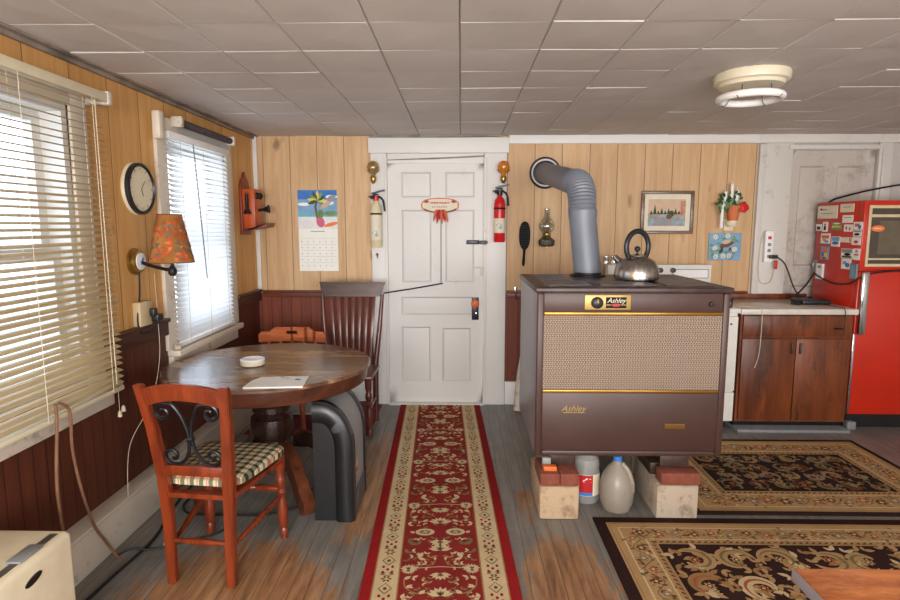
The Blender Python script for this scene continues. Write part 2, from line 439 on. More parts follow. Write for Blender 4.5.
    def ribbon(s, f, pts, w, h):
        n = len(pts); L = []; R = []
        for i, (x, y) in enumerate(pts):
            a = pts[max(i-1, 0)]; b = pts[min(i+1, n-1)]
            dx, dy = b[0]-a[0], b[1]-a[1]; l = math.hypot(dx, dy) or 1
            ww = (w[i] if isinstance(w, list) else w)/2
            L.append(s.bm.verts.new(f(x-dy/l*ww, y+dx/l*ww, h))); R.append(s.bm.verts.new(f(x+dy/l*ww, y-dx/l*ww, h)))
        for i in range(n-1): s.face([R[i], R[i+1], L[i+1], L[i]])
    def rect(s, f, u0, u1, v0, v1, h): return s.motif(f, [(u0, v0), (u1, v0), (u1, v1), (u0, v1)], h)

ROOTM = {}
def build(name, mb, parent=None, origin=None, smooth=40, local=False, fixn=True):
    bm = mb.bm
    bmesh.ops.remove_doubles(bm, verts=bm.verts, dist=1e-6)
    if fixn: bmesh.ops.recalc_face_normals(bm, faces=bm.faces)
    me = bpy.data.meshes.new(name)
    if parent is not None:
        if not local: bm.transform(ROOTM[parent.name].inverted())
        loc = Vector((0, 0, 0))
    else:
        if origin is None:
            xs = [v.co.x for v in bm.verts]; ys = [v.co.y for v in bm.verts]; zs = [v.co.z for v in bm.verts]
            origin = ((min(xs)+max(xs))/2, (min(ys)+max(ys))/2, min(zs))
        loc = Vector(origin); bm.transform(Matrix.Translation(-loc))
    bm.to_mesh(me); bm.free()
    for n in mb.mats or ['white']: me.materials.append(M[n])
    if smooth:
        for p in me.polygons: p.use_smooth = True
        me.set_sharp_from_angle(angle=math.radians(smooth))
    o = bpy.data.objects.new(name, me); COL.objects.link(o)
    o.location = loc
    if parent is not None: o.parent = parent; ROOTM[o.name] = ROOTM[parent.name]
    else: ROOTM[o.name] = Matrix.Translation(loc)
    return o
def tag(o, label, cat, group=None, kind=None):
    o['label'] = label; o['category'] = cat
    if group: o['group'] = group
    if kind: o['kind'] = kind
    return o
def thing(name, label, cat, loc, rz=0, group=None):
    o = bpy.data.objects.new(name, None); COL.objects.link(o); o.empty_display_size = .05
    o.location = loc; o.rotation_euler = (0, 0, rz)
    ROOTM[o.name] = Matrix.Translation(Vector(loc)) @ Matrix.Rotation(rz, 4, 'Z')
    return tag(o, label, cat, group)
def struct(name, mb, label=None, smooth=30):
    o = build(name, mb, None, (0, 0, 0), smooth); o['kind'] = 'structure'; o['category'] = name.split('_')[0]
    if label: o['label'] = label
    return o
def text_mb(mb, body, f, size, shear=.3, h=.001, ox=0, oz=0):
    cu = bpy.data.curves.new('t', 'FONT'); cu.body = body; cu.size = size; cu.shear = shear; cu.align_x = 'CENTER'; cu.align_y = 'CENTER'
    to = bpy.data.objects.new('t', cu); COL.objects.link(to)
    dg = bpy.context.evaluated_depsgraph_get(); me = to.evaluated_get(dg).to_mesh()
    vs = [mb.bm.verts.new(f(v.co.x+ox, v.co.y+oz, h)) for v in me.vertices]
    for p in me.polygons: mb.face([vs[i] for i in p.vertices])
    to.evaluated_get(dg).to_mesh_clear(); bpy.data.objects.remove(to); bpy.data.curves.remove(cu)
    return mb
def smoothpath(pts, n=8):       # Catmull-Rom
    P = [Vector(p) for p in pts]; out = []
    for i in range(len(P)-1):
        p0, p1, p2, p3 = P[max(i-1, 0)], P[i], P[i+1], P[min(i+2, len(P)-1)]
        for k in range(n):
            t = k/n
            out.append(.5*((2*p1)+(p2-p0)*t+(2*p0-5*p1+4*p2-p3)*t*t+(3*p1-p0-3*p2+p3)*t**3))
    out.append(P[-1]); return out
def cord(name, pts, r, mat, label, cat='cord', parent=None, n=8):
    b = MB().m(mat).tube(smoothpath(pts, n), r, 7)
    o = build(name, b, parent)
    if parent is None: tag(o, label, cat)
    elif label: o['label'] = label
    return o

# ================================================================ SETTING
CE, BW, LW = 2.2375, 4.82, -1.70
RX, RY = 4.3, -2.1
# floor
struct('floor', MB().m('floor').box(-1.9, RX+.1, RY-.2, BW+.2, -.1, 0))
# ceiling of sagging fibre tiles
b = MB().m('dirt_seam').box(-1.9, RX+.1, RY-.2, BW+.2, CE+.004, CE+.12)
b.m('ceiling'); T = .3365; random.seed(3)
ny = int((BW-RY)/T)+2; nx = int((RX+1.9)/.3315)+2
for i in range(nx):
    x0 = -1.995+i*.3315-.0; x1 = x0+.3315
    for j in range(ny):
        y1 = BW+.06-j*T; y0 = y1-T
        if y0 < RY-.3: continue
        g, e = .0009, .0055
        z = CE-.0025-random.random()*.003
        tl = (random.random()-.5)*.006; tn = (random.random()-.7)*.007
        def zz(x, y): return z+tl*((x-x0)/.33-.5)+tn*((y-y0)/T-.5)
        O = [(x0+g, y0+g), (x1-g, y0+g), (x1-g, y1-g), (x0+g, y1-g)]
        I = [(x0+e, y0+e), (x1-e, y0+e), (x1-e, y1-e), (x0+e, y1-e)]
        vo = [b.bm.verts.new((x, y, CE+.003)) for x, y in O]; vi = [b.bm.verts.new((x, y, zz(x, y))) for x, y in I]
        vm = b.bm.verts.new(((x0+x1)/2, (y0+y1)/2, z-.003))
        for k in range(4):
            b.face([vo[k], vo[(k+1) % 4], vi[(k+1) % 4], vi[k]]); b.face([vi[k], vi[(k+1) % 4], vm])
struct('ceiling', b, smooth=0)

def wall_boxes(b, axis, face, thick, spans, up, low, split=.95, top=CE+.01):
    for (a0, a1, z0, z1) in spans:
        for (q0, q1, mt) in ((z0, min(z1, split), low), (max(z0, split), z1, up)):
            if q1 <= q0: continue
            if axis == 0: b.box(a0, a1, min(face, face+thick), max(face, face+thick), q0, q1, 0, mt)
            else: b.box(min(face, face+thick), max(face, face+thick), a0, a1, q0, q1, 0, mt)
# window openings in the left wall
W1 = (1.15, 2.54, .80, 2.02); W2 = (3.36, 4.20, .82, 2.03)
b = MB()
wall_boxes(b, 1, LW, -.16, [(RY-.2, W1[0], 0, CE), (W1[1], W2[0], 0, CE), (W2[1], BW+.2, 0, CE), (W1[0], W1[1], 0, W1[2]), (W1[0], W1[1], W1[3], CE), (W2[0], W2[1], 0, W2[2]), (W2[0], W2[1], W2[3], CE)], 'panel_left', 'wains_left')
struct('wall_left', b)
# back wall with two doorways
D1 = (-.605, .19, 2.02); D2 = (2.66, 3.33, 2.11)
b = MB()
wall_boxes(b, 0, BW, .16, [(-1.9, D1[0], 0, CE), (D1[0], D1[1], D1[2], CE), (D1[1], 2.385, 0, CE)], 'panel_back', 'wains_back')
wall_boxes(b, 0, BW, .16, [(2.385, D2[0], 0, CE), (D2[0], D2[1], D2[2], CE), (D2[1], RX+.1, 0, CE)], 'plaster', 'plaster')
struct('wall_back', b)
struct('wall_right', MB().m('plaster').box(RX, RX+.1, RY-.2, BW+.2, 0, CE))
b = MB(); RW = [(-1.35, .65), (1.3, 3.3)]
wall_boxes(b, 0, RY, -.1, [(-1.9, -1.35, 0, CE), (.65, 1.3, 0, CE), (3.3, RX+.1, 0, CE), (-1.35, .65, 0, .65), (1.3, 3.3, 0, .65), (-1.35, .65, 2.05, CE), (1.3, 3.3, 2.05, CE)], 'panel_left', 'wains_left')
struct('wall_rear', b)
for i, (x0, x1) in enumerate(RW):  # unseen rear windows, added as openings for the frontal fill
    b = MB().m('white_paint')
    for q in (x0, x1-.05): b.box(q, q+.05, RY-.12, RY-.06, .65, 2.05)
    for z in (.65, 1.32, 2.0): b.box(x0+.05, x1-.05, RY-.12, RY-.06, z, z+.05)
    fr = struct('window_%d' % (i+3), b)
# outside ground
g = struct('ground', MB().m('ground').box(-30, -1.95, -12, 16, -.7, -.6))

# baseboards
struct('baseboard_left', MB().m('trim_left').box(LW, LW+.085, RY, BW, 0, .185, .008).box(LW, LW+.095, RY, BW, .185, .205, .004))
b = MB().m('trim_paint').box(LW+.1, -.75, BW-.03, BW, 0, .2, .006).box(.372, 2.4, BW-.03, BW, 0, .2, .006)
struct('baseboard_back', b)
# chair rails
b = MB().m('rail_dark')
for y0, y1 in ((W1[1]+.13, W2[0]-.10), (W2[1]+.10, BW)): b.box(LW, LW+.022, y0, y1, .885, .962, .004).box(LW, LW+.036, y0, y1, .962, .985, .006)
struct('trim_1', b, 'dark chair rail on the left wall')
b = MB().m('rail_back')
for x0, x1 in ((LW+.04, -.75), (.38, 2.36)): b.box(x0, x1, BW-.02, BW, .915, .955, .004).box(x0, x1, BW-.03, BW, .955, .975, .005)
struct('trim_2', b, 'reddish brown chair rail on the back wall')
# ceiling mouldings
struct('trim_3', MB().m('dark_trim').box(LW, LW+.02, RY, BW, CE-.03, CE, .004).box(LW, LW+.05, RY, BW, CE-.012, CE, .003), 'dark moulding along the left wall under the ceiling')
struct('trim_4', MB().m('trim_paint').box(.385, 2.40, BW-.022, BW, 2.165, CE-.002, .004), 'white moulding over the back wall paneling')
struct('trim_5', MB().m('white_paint').box(LW, LW+.035, BW-.02, BW, .98, CE-.01, .004), 'white corner strip')
# casing of the white door
b = MB().m('trim_paint')
b.box(-.735, -.605, BW-.035, BW, 0, 2.09, .005).box(.19, .37, BW-.035, BW, 0, 2.09, .005)
b.box(-.75, .385, BW-.05, BW, 2.09, 2.212, .006)
b.box(-.622, -.602, BW-.046, BW+.1, 0, 2.06, .003).box(.186, .206, BW-.046, BW+.1, 0, 2.06, .003)
b.box(-.60, .186, BW-.012, BW+.1, 2.012, 2.092, .003)
b.box(-.60, .186, BW-.07, BW+.1, 0, .014, .004)
b.box(-.60, .186, BW+.06, BW+.1, .014, 2.012)  # unseen backing panel added behind the slab to block outside light
b.m('dark_trim').prism([(-.598, 2.036), (-.2, 2.044), (.185, 2.062), (.185, 2.076), (-.1, 2.062), (-.598, 2.042)], 1, BW-.016, BW-.011)  # dark wedge standing in for the shaded gap above the slab
struct('trim_6', b, 'white casing of the panelled door')
struct('trim_7', MB().m('dark_trim').prism([(-.74, 2.214), (.30, 2.222), (.38, 2.233), (-.74, 2.236)], 1, BW-.03, BW), 'dark sagging strip above the door casing')
# casing of the grey door on the right
b = MB().m('trim_grey').box(2.39, 2.44, BW-.03, BW, .9, 2.16, .004).box(2.44, 2.655, BW-.02, BW, 0, 2.165, .004)
b.box(3.33, 3.44, BW-.03, BW, 0, 2.165, .006).box(3.35, 3.38, BW-.045, BW, 0, 2.13, .004)
b.box(2.38, RX, BW-.026, BW, 2.165, CE-.002, .004).box(2.62, 3.40, BW-.034, BW, 2.115, 2.15, .004)
struct('trim_8', b, 'painted casing of the grey door')

def frustum_panel(b, x0, x1, z0, z1, y, dep=.018, s=.015, raised=True):
    # moulded recess in a door face at y (towards -y is the room)
    O = [(x0, z0), (x1, z0), (x1, z1), (x0, z1)]; I = [(x0+s, z0+s), (x1-s, z0+s), (x1-s, z1-s), (x0+s, z1-s)]
    J = [(x0+2*s, z0+2*s), (x1-2*s, z0+2*s), (x1-2*s, z1-2*s), (x0+2*s, z1-2*s)]
    L = [(O, y), (I, y+dep), (J, y+dep-.004)]
    V = [[b.bm.verts.new((u, yy, v)) for u, v in P] for P, yy in L]
    for A, B in zip(V, V[1:]):
        for k in range(4): b.face([A[k], A[(k+1) % 4], B[(k+1) % 4], B[k]])
    b.face(V[-1])
def door_slab(b, X, Z, holes, y, thick):
    # door as a grid of rail/stile quads with moulded panels in the holes
    xs = sorted({X[0], X[1]} | {h[0] for h in holes} | {h[1] for h in holes}); zs = sorted({Z[0], Z[1]} | {h[2] for h in holes} | {h[3] for h in holes})
    for i in range(len(xs)-1):
        for j in range(len(zs)-1):
            cx, cz = (xs[i]+xs[i+1])/2, (zs[j]+zs[j+1])/2
            if any(h[0] < cx < h[1] and h[2] < cz < h[3] for h in holes): continue
            b.poly([(xs[i], y, zs[j]), (xs[i+1], y, zs[j]), (xs[i+1], y, zs[j+1]), (xs[i], y, zs[j+1])])
    for h in holes: frustum_panel(b, *h, y)
    b.box(X[0], X[1], y+.018, y+thick, Z[0], Z[1])
    for q in ((X[0], X[0]), (X[1], X[1])): b.poly([(q[0], y, Z[0]), (q[0], y+.018, Z[0]), (q[0], y+.018, Z[1]), (q[0], y, Z[1])])
b = MB().m('door_paint')
holes = [(-.49, -.245, 1.74, 1.945), (-.13, .11, 1.74, 1.945), (-.49, -.245, 1.04, 1.64), (-.13, .11, 1.04, 1.64), (-.50, .105, .765, .92), (-.50, -.255, .195, .665), (-.155, .085, .195, .655)]
door_slab(b, (-.602, .186), (.014, 2.012), holes, BW-.002, .045)
d1 = struct('door_1', b, 'white panelled door between two fire extinguishers')
d1.name = 'door_1'
p = build('lock_plate', MB().m('iron').box(.092, .15, BW-.007, BW-.001, .725, .915, .003), d1); p['label'] = 'dark metal lock plate'
b = MB().m('orange').lathe([(.012, 0), (.012, .02), (.028, .03), (.033, .045), (.026, .06), (.008, .066)], (.118, BW-.006, .868), 18, (0, -1, 0))
p = build('door_knob', b, d1); p['label'] = 'orange-brown door knob'
p = build('keyhole_cover', MB().m('chrome').lathe([(.011, 0), (.011, .004), (.006, .006)], (.13, BW-.007, .78), 14, (0, -1, 0)), d1)
b = MB().m('iron').box(.045, .15, BW-.012, BW-.002, 1.358, 1.392, .003).box(.15, .215, BW-.055, BW-.043, 1.36, 1.388, .003)
b.m('brass').tube([(.197+.02*math.cos(a), BW-.06, 1.374+.014*math.sin(a)) for a in [i*PI/6 for i in range(12)]], .004, 6, closed=True)
p = build('hasp', b, d1); p['label'] = 'rusty metal hasp'
p = build('bolt_latch', MB().m('trim_left').box(.115, .165, BW-.012, BW-.002, 1.155, 1.175, .003).box(.16, .18, BW-.016, BW-.002, 1.10, 1.17, .003), d1)
# grey door
b = MB().m('grey_door')
door_slab(b, (2.660, 3.330), (.0, 2.111), [(2.74, 2.94, 1.18, 1.99), (3.04, 3.24, 1.18, 1.99), (2.74, 2.94, .2, 1.02), (3.04, 3.24, .2, 1.02)], BW+.02, .045)
struct('door_2', b, 'grey panelled door behind the red refrigerator')

# windows of the left wall
def window(name, W, label, casing, horn=.06):
    y0, y1, z0, z1 = W; b = MB().m('white_paint')
    xo = LW-.16
    for q0, q1 in ((y0, y0+.03), (y1-.03, y1)): b.box(xo, LW+.001, q0, q1, z0, z1)
    b.box(xo, LW+.001, y0+.03, y1-.03, z0, z0+.03).box(xo, LW+.001, y0+.03, y1-.03, z1-.03, z1)
    fr = struct(name, b, label)
    mid = (z0+z1)/2-.02
    for nm, za, zb, xa in (('upper_sash', mid-.02, z1-.03, xo+.03), ('lower_sash', z0+.03, mid+.025, xo+.075)):
        b = MB().m('white_paint')
        ya, yb = y0+.03, y1-.03
        for q in (ya, yb-.05): b.box(xa, xa+.035, q, q+.05, za, zb)
        b.box(xa, xa+.035, ya+.05, yb-.05, za, za+.045).box(xa, xa+.035, ya+.05, yb-.05, zb-.045, zb)
        s_ = build(nm, b, fr)
        build('pane', MB().m('pane').box(xa+.015, xa+.019, ya+.05, yb-.05, za+.045, zb-.045), s_)
    b = MB().m(casing)
    b.box(LW, LW+.022, y0-.11, y0, z0-.03, z1+.09, .004).box(LW, LW+.022, y1, y1+.11, z0-.03, z1+.09, .004).box(LW, LW+.024, y0, y1, z1, z1+.09, .004)
    p = build('casing', b, fr)
    b = MB().m(casing).box(LW-.02, LW+.075, y0-.09, y1+horn, z0-.065, z0-.03, .006).box(LW, LW+.03, y0-.09, y1+horn, z0-.145, z0-.065, .006)
    p = build('window_sill', b, fr)
    return fr
window('window_1', W1, 'large window behind tan blinds', 'trim_left', .15)
win2 = window('window_2', W2, 'narrower window behind white blinds', 'trim_left')

# ================================================================ BLINDS
def blind(name, label, y0, y1, z0, z1, x, n, wid, tilt, mat, railmat, cords, droop=0):
    t = thing(name, label, 'blinds', (x, (y0+y1)/2, z0))
    build('headrail', MB().m(railmat).box(x-.02, x+.022, y0-.005, y1+.02, z1-.005, z1+.035, .004), t)
    b = MB().m(mat); random.seed(int(y0*10))
    for i in range(n):
        z = z0+.03+(z1-z0-.05)*(i+.5)/n
        a = tilt+random.gauss(0, .035); ca, sa = math.cos(a)*wid/2, math.sin(a)*wid/2
        dy = random.gauss(0, .003); dz = random.gauss(0, .0015)
        ya, yb = y0+dy, y1+dy
        zz = z+dz
        # a slightly crowned slat: three edges along y
        P = [(x-ca, zz-sa), (x, zz+.003), (x+ca, zz+sa)]
        for (u0, w0), (u1, w1) in zip(P, P[1:]):
            b.poly([(u0, ya, w0), (u1, ya, w1), (u1, yb, w1), (u0, yb, w0)])
            b.poly([(u0, ya, w0-.0012), (u0, yb, w0-.0012), (u1, yb, w1-.0012), (u1, ya, w1-.0012)])
        for (u, w_) in (P[0], P[2]): b.poly([(u, ya, w_), (u, yb, w_), (u, yb, w_-.0012), (u, ya, w_-.0012)])
    build('slats', b, t, smooth=0, fixn=False)
    build('bottom_rail', MB().m(railmat).box(x-.018, x+.018, y0, y1, z0, z0+.022, .005), t)
    b = MB().m('string')
    for y in cords:
        for dx in (-wid/2-.002, wid/2+.002): b.tube([(x+dx, y, z0+.01), (x+dx, y, z1)], .0014, 5)
    build('ladder_cords', b, t)
    return t
t = blind('window_blind', 'wide tan slatted blind over the nearer window', 1.05, 2.63, .745, 2.06, -1.600, 45, .037, -.30, 'slat_tan', 'cream_plastic', (1.3, 1.75, 2.12, 2.54))
build('end_bracket', MB().m('bat_wood').box(LW+.0, -1.575, 2.651, 2.685, 2.045, 2.105, .006), t)
cord('pull_cord', [(-1.575, 2.55, 2.05), (-1.574, 2.555, 1.2), (-1.575, 2.56, .79)], .002, 'string', None, parent=t)
t2 = blind('window_blind', 'white slatted blind glowing in the window beside the lamp', 3.32, 4.15, .80, 2.005, -1.662, 40, .036, -.72, 'slat_white', 'white', (3.45, 3.75, 4.05))
build('tilt_wand', MB().m('grey_plastic').tube([(-1.635, 3.60, 2.0), (-1.60, 3.62, 1.18)], .004, 6), t2)
t = thing('roller_shade', 'dark rolled-up roller shade above the white blind', 'roller shade', (-1.64, 3.75, 2.08))
build('roller', MB().m('shade_roll').tube([(-1.64, 3.45, 2.105), (-1.64, 4.19, 2.105)], .022, 14), t)
build('hem', MB().m('sheer').box(-1.664, -1.661, 3.46, 4.18, 2.045, 2.10), t)
build('bracket', MB().m('bat_wood').box(LW+.023, -1.61, 3.415, 3.447, 2.075, 2.135, .005), t); build('bracket', MB().m('bat_wood').box(LW+.023, -1.61, 4.193, 4.225, 2.075, 2.135, .005), t)
b = MB().m('trim_left').box(LW+.023, -1.63, 3.20, 3.26, 1.98, 2.13, .012)
tag(build('curtain_bracket', b), 'peeling white curtain bracket above the clock side of the window', 'bracket')
b = MB().m('bat_wood').ball((-1.64, 3.27, .812), .024, 12, (1, .8, .9))
build('corner_knob', b, win2)
# a porch post outside
tag(build('porch_post', MB().m('post').box(-3.1, -2.98, 2.75, 2.87, -.6, 2.6, .01)), 'grey porch post outside the nearer window', 'post')

# ================================================================ LEFT WALL THINGS
# clock
cx, cy, cz = LW, 3.05, 1.70; R = .137
t = thing('wall_clock', 'round cream-faced wall clock with dark rim', 'clock', (cx, cy, cz-R))
build('case', MB().m('cream_plastic').lathe([(R, 0), (R, .012), (R-.006, .02), (R-.02, .02)], (cx, cy, cz), 40, (1, 0, 0)), t)
build('bezel', MB().m('black_plastic').lathe([(R-.003, .014), (R-.005, .034), (R-.016, .04), (R-.023, .03), (R-.023, .018)], (cx, cy, cz), 40, (1, 0, 0), cap=False), t)
f = lambda u, v, h: (cx+.0285+h, cy+u, cz+v)
b = MB().m('cream_plastic').lathe([(R-.02, .018), (R-.02, .028)], (cx, cy, cz), 40, (1, 0, 0)); b.m('black')
for i in range(12):
    a = i*PI/6; b.ribbon(f, [(.096*math.sin(a), .096*math.cos(a)), (.108*math.sin(a), .108*math.cos(a))], .004, .001)
build('dial', b, t)
b = MB().m('black'); b.ribbon(f, [(0, 0), (.052*math.sin(.7), .052*math.cos(.7))], .004, .003)
build('minute_hand', b, t)
b = MB().m('black'); b.ribbon(f, [(0, 0), (.04*math.sin(-2.7+PI*1.75), .04*math.cos(-2.7+PI*1.75))], .006, .002)
build('hour_hand', b, t)
# sconce lamp
t = thing('wall_lamp', 'brass wall lamp with orange leaf-patterned shade', 'lamp', (LW, 2.98, 1.25))
build('backplate', MB().m('brass').lathe([(.07, 0), (.07, .012), (.058, .02), (.056, .034), (.05, .036)], (LW, 2.985, 1.325), 28, (1, 0, 0)), t)
build('medallion', MB().m('white').lathe([(.046, .034), (.044, .04), (.01, .046)], (LW, 2.985, 1.325), 24, (1, 0, 0)), t)
f = lambda u, v, h: (LW+.0465+h-abs(u)*.1, 2.985+u, 1.325+v)
b = MB().m('blue'); b.ell(f, 0, .006, .02, .008, .001, .8); b.ell(f, .004, -.012, .016, .006, .001, -.7); b.ell(f, -.012, -.008, .012, .005, .0012, 1.8)
build('flower_mark', b, t)
build('arm', MB().m('black_iron').tube(smoothpath([(LW+.044, 2.985, 1.318), (-1.60, 2.98, 1.30), (-1.50, 2.945, 1.285), (-1.475, 2.935, 1.30), (-1.475, 2.935, 1.36)]), .009, 8).lathe([(.012, -.03), (.02, -.02), (.022, .0), (.01, .02)], (-1.475, 2.935, 1.285), 12), t)
build('socket', MB().m('brass').lathe([(.018, 0), (.02, .03), (.016, .06)], (-1.475, 2.935, 1.355), 14), t)
SX, SY, SZ0, SZ1, r0, r1 = -1.475, 2.935, 1.325, 1.565, .108, .058
sh = MB().m('lampshade').lathe([(r0, SZ0), (r1, SZ1)], (SX, SY, 0), 32, cap=False)
sh.m('lampshade').lathe([(r0-.002, SZ0), (r1-.002, SZ1)], (SX, SY, 0), 32, cap=False)
def fs(u, v, h):
    r = r0+(r1-r0)*(v/(SZ1-SZ0))+.0008+h; a = -PI/2+.2+u/.09
    return (SX+r*math.cos(a), SY+r*math.sin(a), SZ0+v)
b = sh; random.seed(12)
for i in range(120):
    u = random.uniform(-.2, .2); v = random.uniform(.015, .215); mt = random.choice(['lampshade_leaf_red', 'lampshade_leaf_orange', 'lampshade_leaf_red', 'lampshade_leaf_grey'])
    if mt == 'lampshade_leaf_grey' and random.random() < .35: continue
    b.m(mt); a0 = random.uniform(0, 6); q = 1.5 if mt == 'lampshade_leaf_grey' else 1
    for k in range(3): b.leaf(fs, u, v, q*random.uniform(.010, .02), .010*q, a0+k*1.1, .0004+.0001*(i % 9))
lsh = build('lamp_shade', b, t, fixn=False)
for rr_, zz_ in ((r0, SZ0), (r1, SZ1)):
    build('shade_trim', MB().m('brown').tube([(SX+rr_*math.cos(a), SY+rr_*math.sin(a), zz_) for a in [i*PI/16 for i in range(32)]], .003, 6, closed=True), lsh)
p = cord('power_cord', [(LW+.03, 2.975, 1.27), (LW+.03, 2.965, 1.15), (LW+.03, 2.93, 1.02), (LW+.035, 2.96, .95), (LW+.06, 3.03, .965), (LW+.075, 3.06, 1.01)], .0045, 'black_rubber', 'black lamp cord', parent=t)
build('plug', MB().m('black_plastic').box(LW+.046, LW+.085, 3.03, 3.09, 1.0, 1.04, .006).box(LW+.05, LW+.075, 3.01, 3.05, 1.03, 1.075, .006), p)
b = MB().m('beige_plastic').box(LW, LW+.045, 2.935, 3.05, .985, 1.115, .008)
t = tag(build('outlet_box', b), 'beige surface-mounted outlet box under the wall lamp', 'outlet')
# antique telephone
t = thing('wall_telephone', 'antique red-brown wooden wall telephone near the corner', 'telephone', (LW, 4.56, 1.44))
y0, y1 = 4.47, 4.66
b = MB().m('phone_dark').box(LW, LW+.02, y0, y1, 1.44, 1.80, .004)
b.prism([(y0, 1.80), (y1, 1.80), (y1-.03, 1.86), (4.60, 1.875), (4.565, 1.925), (4.53, 1.875), (y0+.03, 1.86)], 0, LW, LW+.018)
build('backboard', b, t)
build('cabinet', MB().m('phone_wood').box(LW+.02, LW+.115, y0+.015, y1-.015, 1.49, 1.79, .005), t)
build('shelf', MB().m('phone_dark').prism([(LW+.02, 1.47), (LW+.20, 1.50), (LW+.21, 1.53), (LW+.115, 1.485), (LW+.02, 1.49)], 1, y0, y1), t)
b = MB().m('black_iron')
for yy in (4.53, 4.60): b.lathe([(.026, 0), (.026, .008), (.016, .022), (.004, .026)], (LW+.115, yy, 1.74), 16, (1, 0, 0))
build('bells', b, t)
build('mouthpiece', MB().m('black_iron').tube([(LW+.115, 4.565, 1.63), (LW+.16, 4.565, 1.635)], .012, 10).lathe([(.014, 0), (.02, .02), (.034, .04), (.03, .041)], (LW+.158, 4.565, 1.635), 18, (1, 0, .1)), t)
build('hook', MB().m('brass').tube([(LW+.07, y0+.015, 1.74), (LW+.07, y0-.02, 1.74), (LW+.07, y0-.03, 1.76)], .005, 8), t)
build('earpiece', MB().m('black_iron').lathe([(.012, .15), (.013, .11), (.012, .04), (.026, .012), (.028, 0), (.012, -.002)], (LW+.07, y0-.028, 1.60), 16), t)
# thin wire down the left wall
cord('wire', [(LW+.03, 3.12, 1.25), (LW+.04, 3.11, 1.0), (LW+.05, 3.08, .78), (LW+.06, 2.95, .58), (LW+.05, 2.75, .42), (LW+.10, 2.62, .21)], .0017, 'string', 'thin pale wire trailing down the dark wainscot')
cord('hanging_cord', [(-1.573, 2.155, .82), (-1.573, 2.152, .74), (-1.585, 2.14, .5), (-1.592, 2.16, .3), (-1.593, 2.18, .215), (-1.585, 2.16, .08), (-1.55, 2.1, .006)], .0065, 'rope', 'brown cord hanging from the blind, nearer of the pair')
cord('hanging_cord', [(-1.573, 2.175, .82), (-1.570, 2.225, .765), (-1.582, 2.24, .6), (-1.592, 2.29, .40), (-1.585, 2.34, .22), (-1.575, 2.39, .12), (-1.545, 2.43, .012)], .0062, 'rope', 'brown cord looped from the blind down to the floor')
b = MB().m('string').tube([(LW+.03, 2.72, 1.2), (LW+.03, 2.72, .61)], .0015, 5).lathe([(.004, .03), (.009, .02), (.011, 0), (.004, -.002)], (LW+.03, 2.72, .58), 10).lathe([(.004, .03), (.009, .02), (.011, 0), (.004, -.002)], (LW+.036, 2.742, .60), 10)
tag(build('cord_tassel', b), 'pale blind pull tassels against the dark wainscot', 'tassel')

# ================================================================ BACK WALL THINGS
# calendar
x0, x1, z0, zm, z1 = -1.345, -1.02, 1.135, 1.485, 1.80; Y = BW
f = lambda u, v, h: (x0+u, Y-.006-h, zm+v)
t = thing('calendar', 'wall calendar with tropical beach picture above white month page', 'calendar', ((x0+x1)/2, Y, z0))
build('month_page', MB().m('paper').box(x0, x1, Y-.004, Y, z0, zm), t)
b = MB().m('grey_ink'); fm = lambda u, v, h: (x0+u, Y-.0042-h, z0+v)
for i in range(1, 6): b.rect(fm, .015, .31, .02+i*.05, .0212+i*.05, .0003)
for i in range(30): b.rect(fm, .02+(i % 6)*.05, .028+(i % 6)*.05, .04+(i//6)*.05, .047+(i//6)*.05, .0003)
b.rect(fm, .10, .215, .325, .332, .0003)
build('month_grid', b, t, smooth=0)
b = MB().m('paper').box(x0, x1, Y-.006, Y-.001, zm, z1)
W, H = x1-x0, z1-zm
b.m('deep_blue').rect(f, 0, W, .22, H, .0003); b.m('sky_blue').rect(f, 0, W, .13, .24, .0005); b.m('teal').rect(f, 0, W, .095, .13, .0006); b.m('sand').rect(f, 0, W, 0, .098, .0007)
for cx_, cy_, rx_, ry_ in ((.05, .20, .05, .014), (.24, .21, .06, .018), (.28, .26, .05, .016)): b.m('white').ell(f, cx_, cy_, rx_, ry_, .0008)
b.m('green').ell(f, .27, .125, .06, .02, .0009)
b.m('brown').ribbon(f, [(.165, .05), (.155, .12), (.145, .18), (.16, .23)], .018, .0011)
for k in range(9):
    a = -.5+k*.5; b.m(['green', 'yellow', 'dark_green'][k % 3]).leaf(f, .16, .23, .085, .03, a, .0012+.00005*k)
b.m('pink').ell(f, .185, .055, .035, .045, .0014, .3); b.m('green').ell(f, .185, .12, .03, .035, .0015); b.m('orange').ell(f, .27, .035, .06, .016, .0016, .25)
b.m('tan_art').ell(f, .235, .2, .06, .02, .0017, .6); b.m('grey_ink').ell(f, .28, .25, .04, .022, .0018, .5)
build('picture_page', b, t, smooth=0)
# door sign
t = thing('door_sign', 'oval cream plaque with red peppers hanging on the white door', 'sign', (-.172, BW, 1.51))
f = lambda u, v, h: (-.172+u, BW-.020-h, 1.675+v)
def oval(rx, ry, n=32, p=2.6): return [(rx*math.copysign(abs(math.cos(2*PI*i/n))**(2/p), math.cos(2*PI*i/n)), ry*math.copysign(abs(math.sin(2*PI*i/n))**(2/p), math.sin(2*PI*i/n))) for i in range(n)]
b = MB().m('terracotta').prism([(-.172+u, 1.675+v) for u, v in oval(.155, .06)], 1, BW-.018, BW-.003)
b.m('old_paper').motif(f, oval(.145, .052), -.0015)
b.m('brown').ribbon(f, [(.15*math.cos(a), .056*math.sin(a)-.002) for a in [PI+.5+i*(PI-1)/12 for i in range(13)]], .012, .0005)
for s_ in (-1, 1):
    b.m('leaf_dark' if False else 'brown').leaf(f, s_*.135, .028, .05, .018, 0 if s_ < 0 else PI, .0008); b.m('red_label').ell(f, s_*.11, .035, .014, .01, .001)
build('plaque', b, t)
b = MB(); random.seed(5)
b.m('red_label')
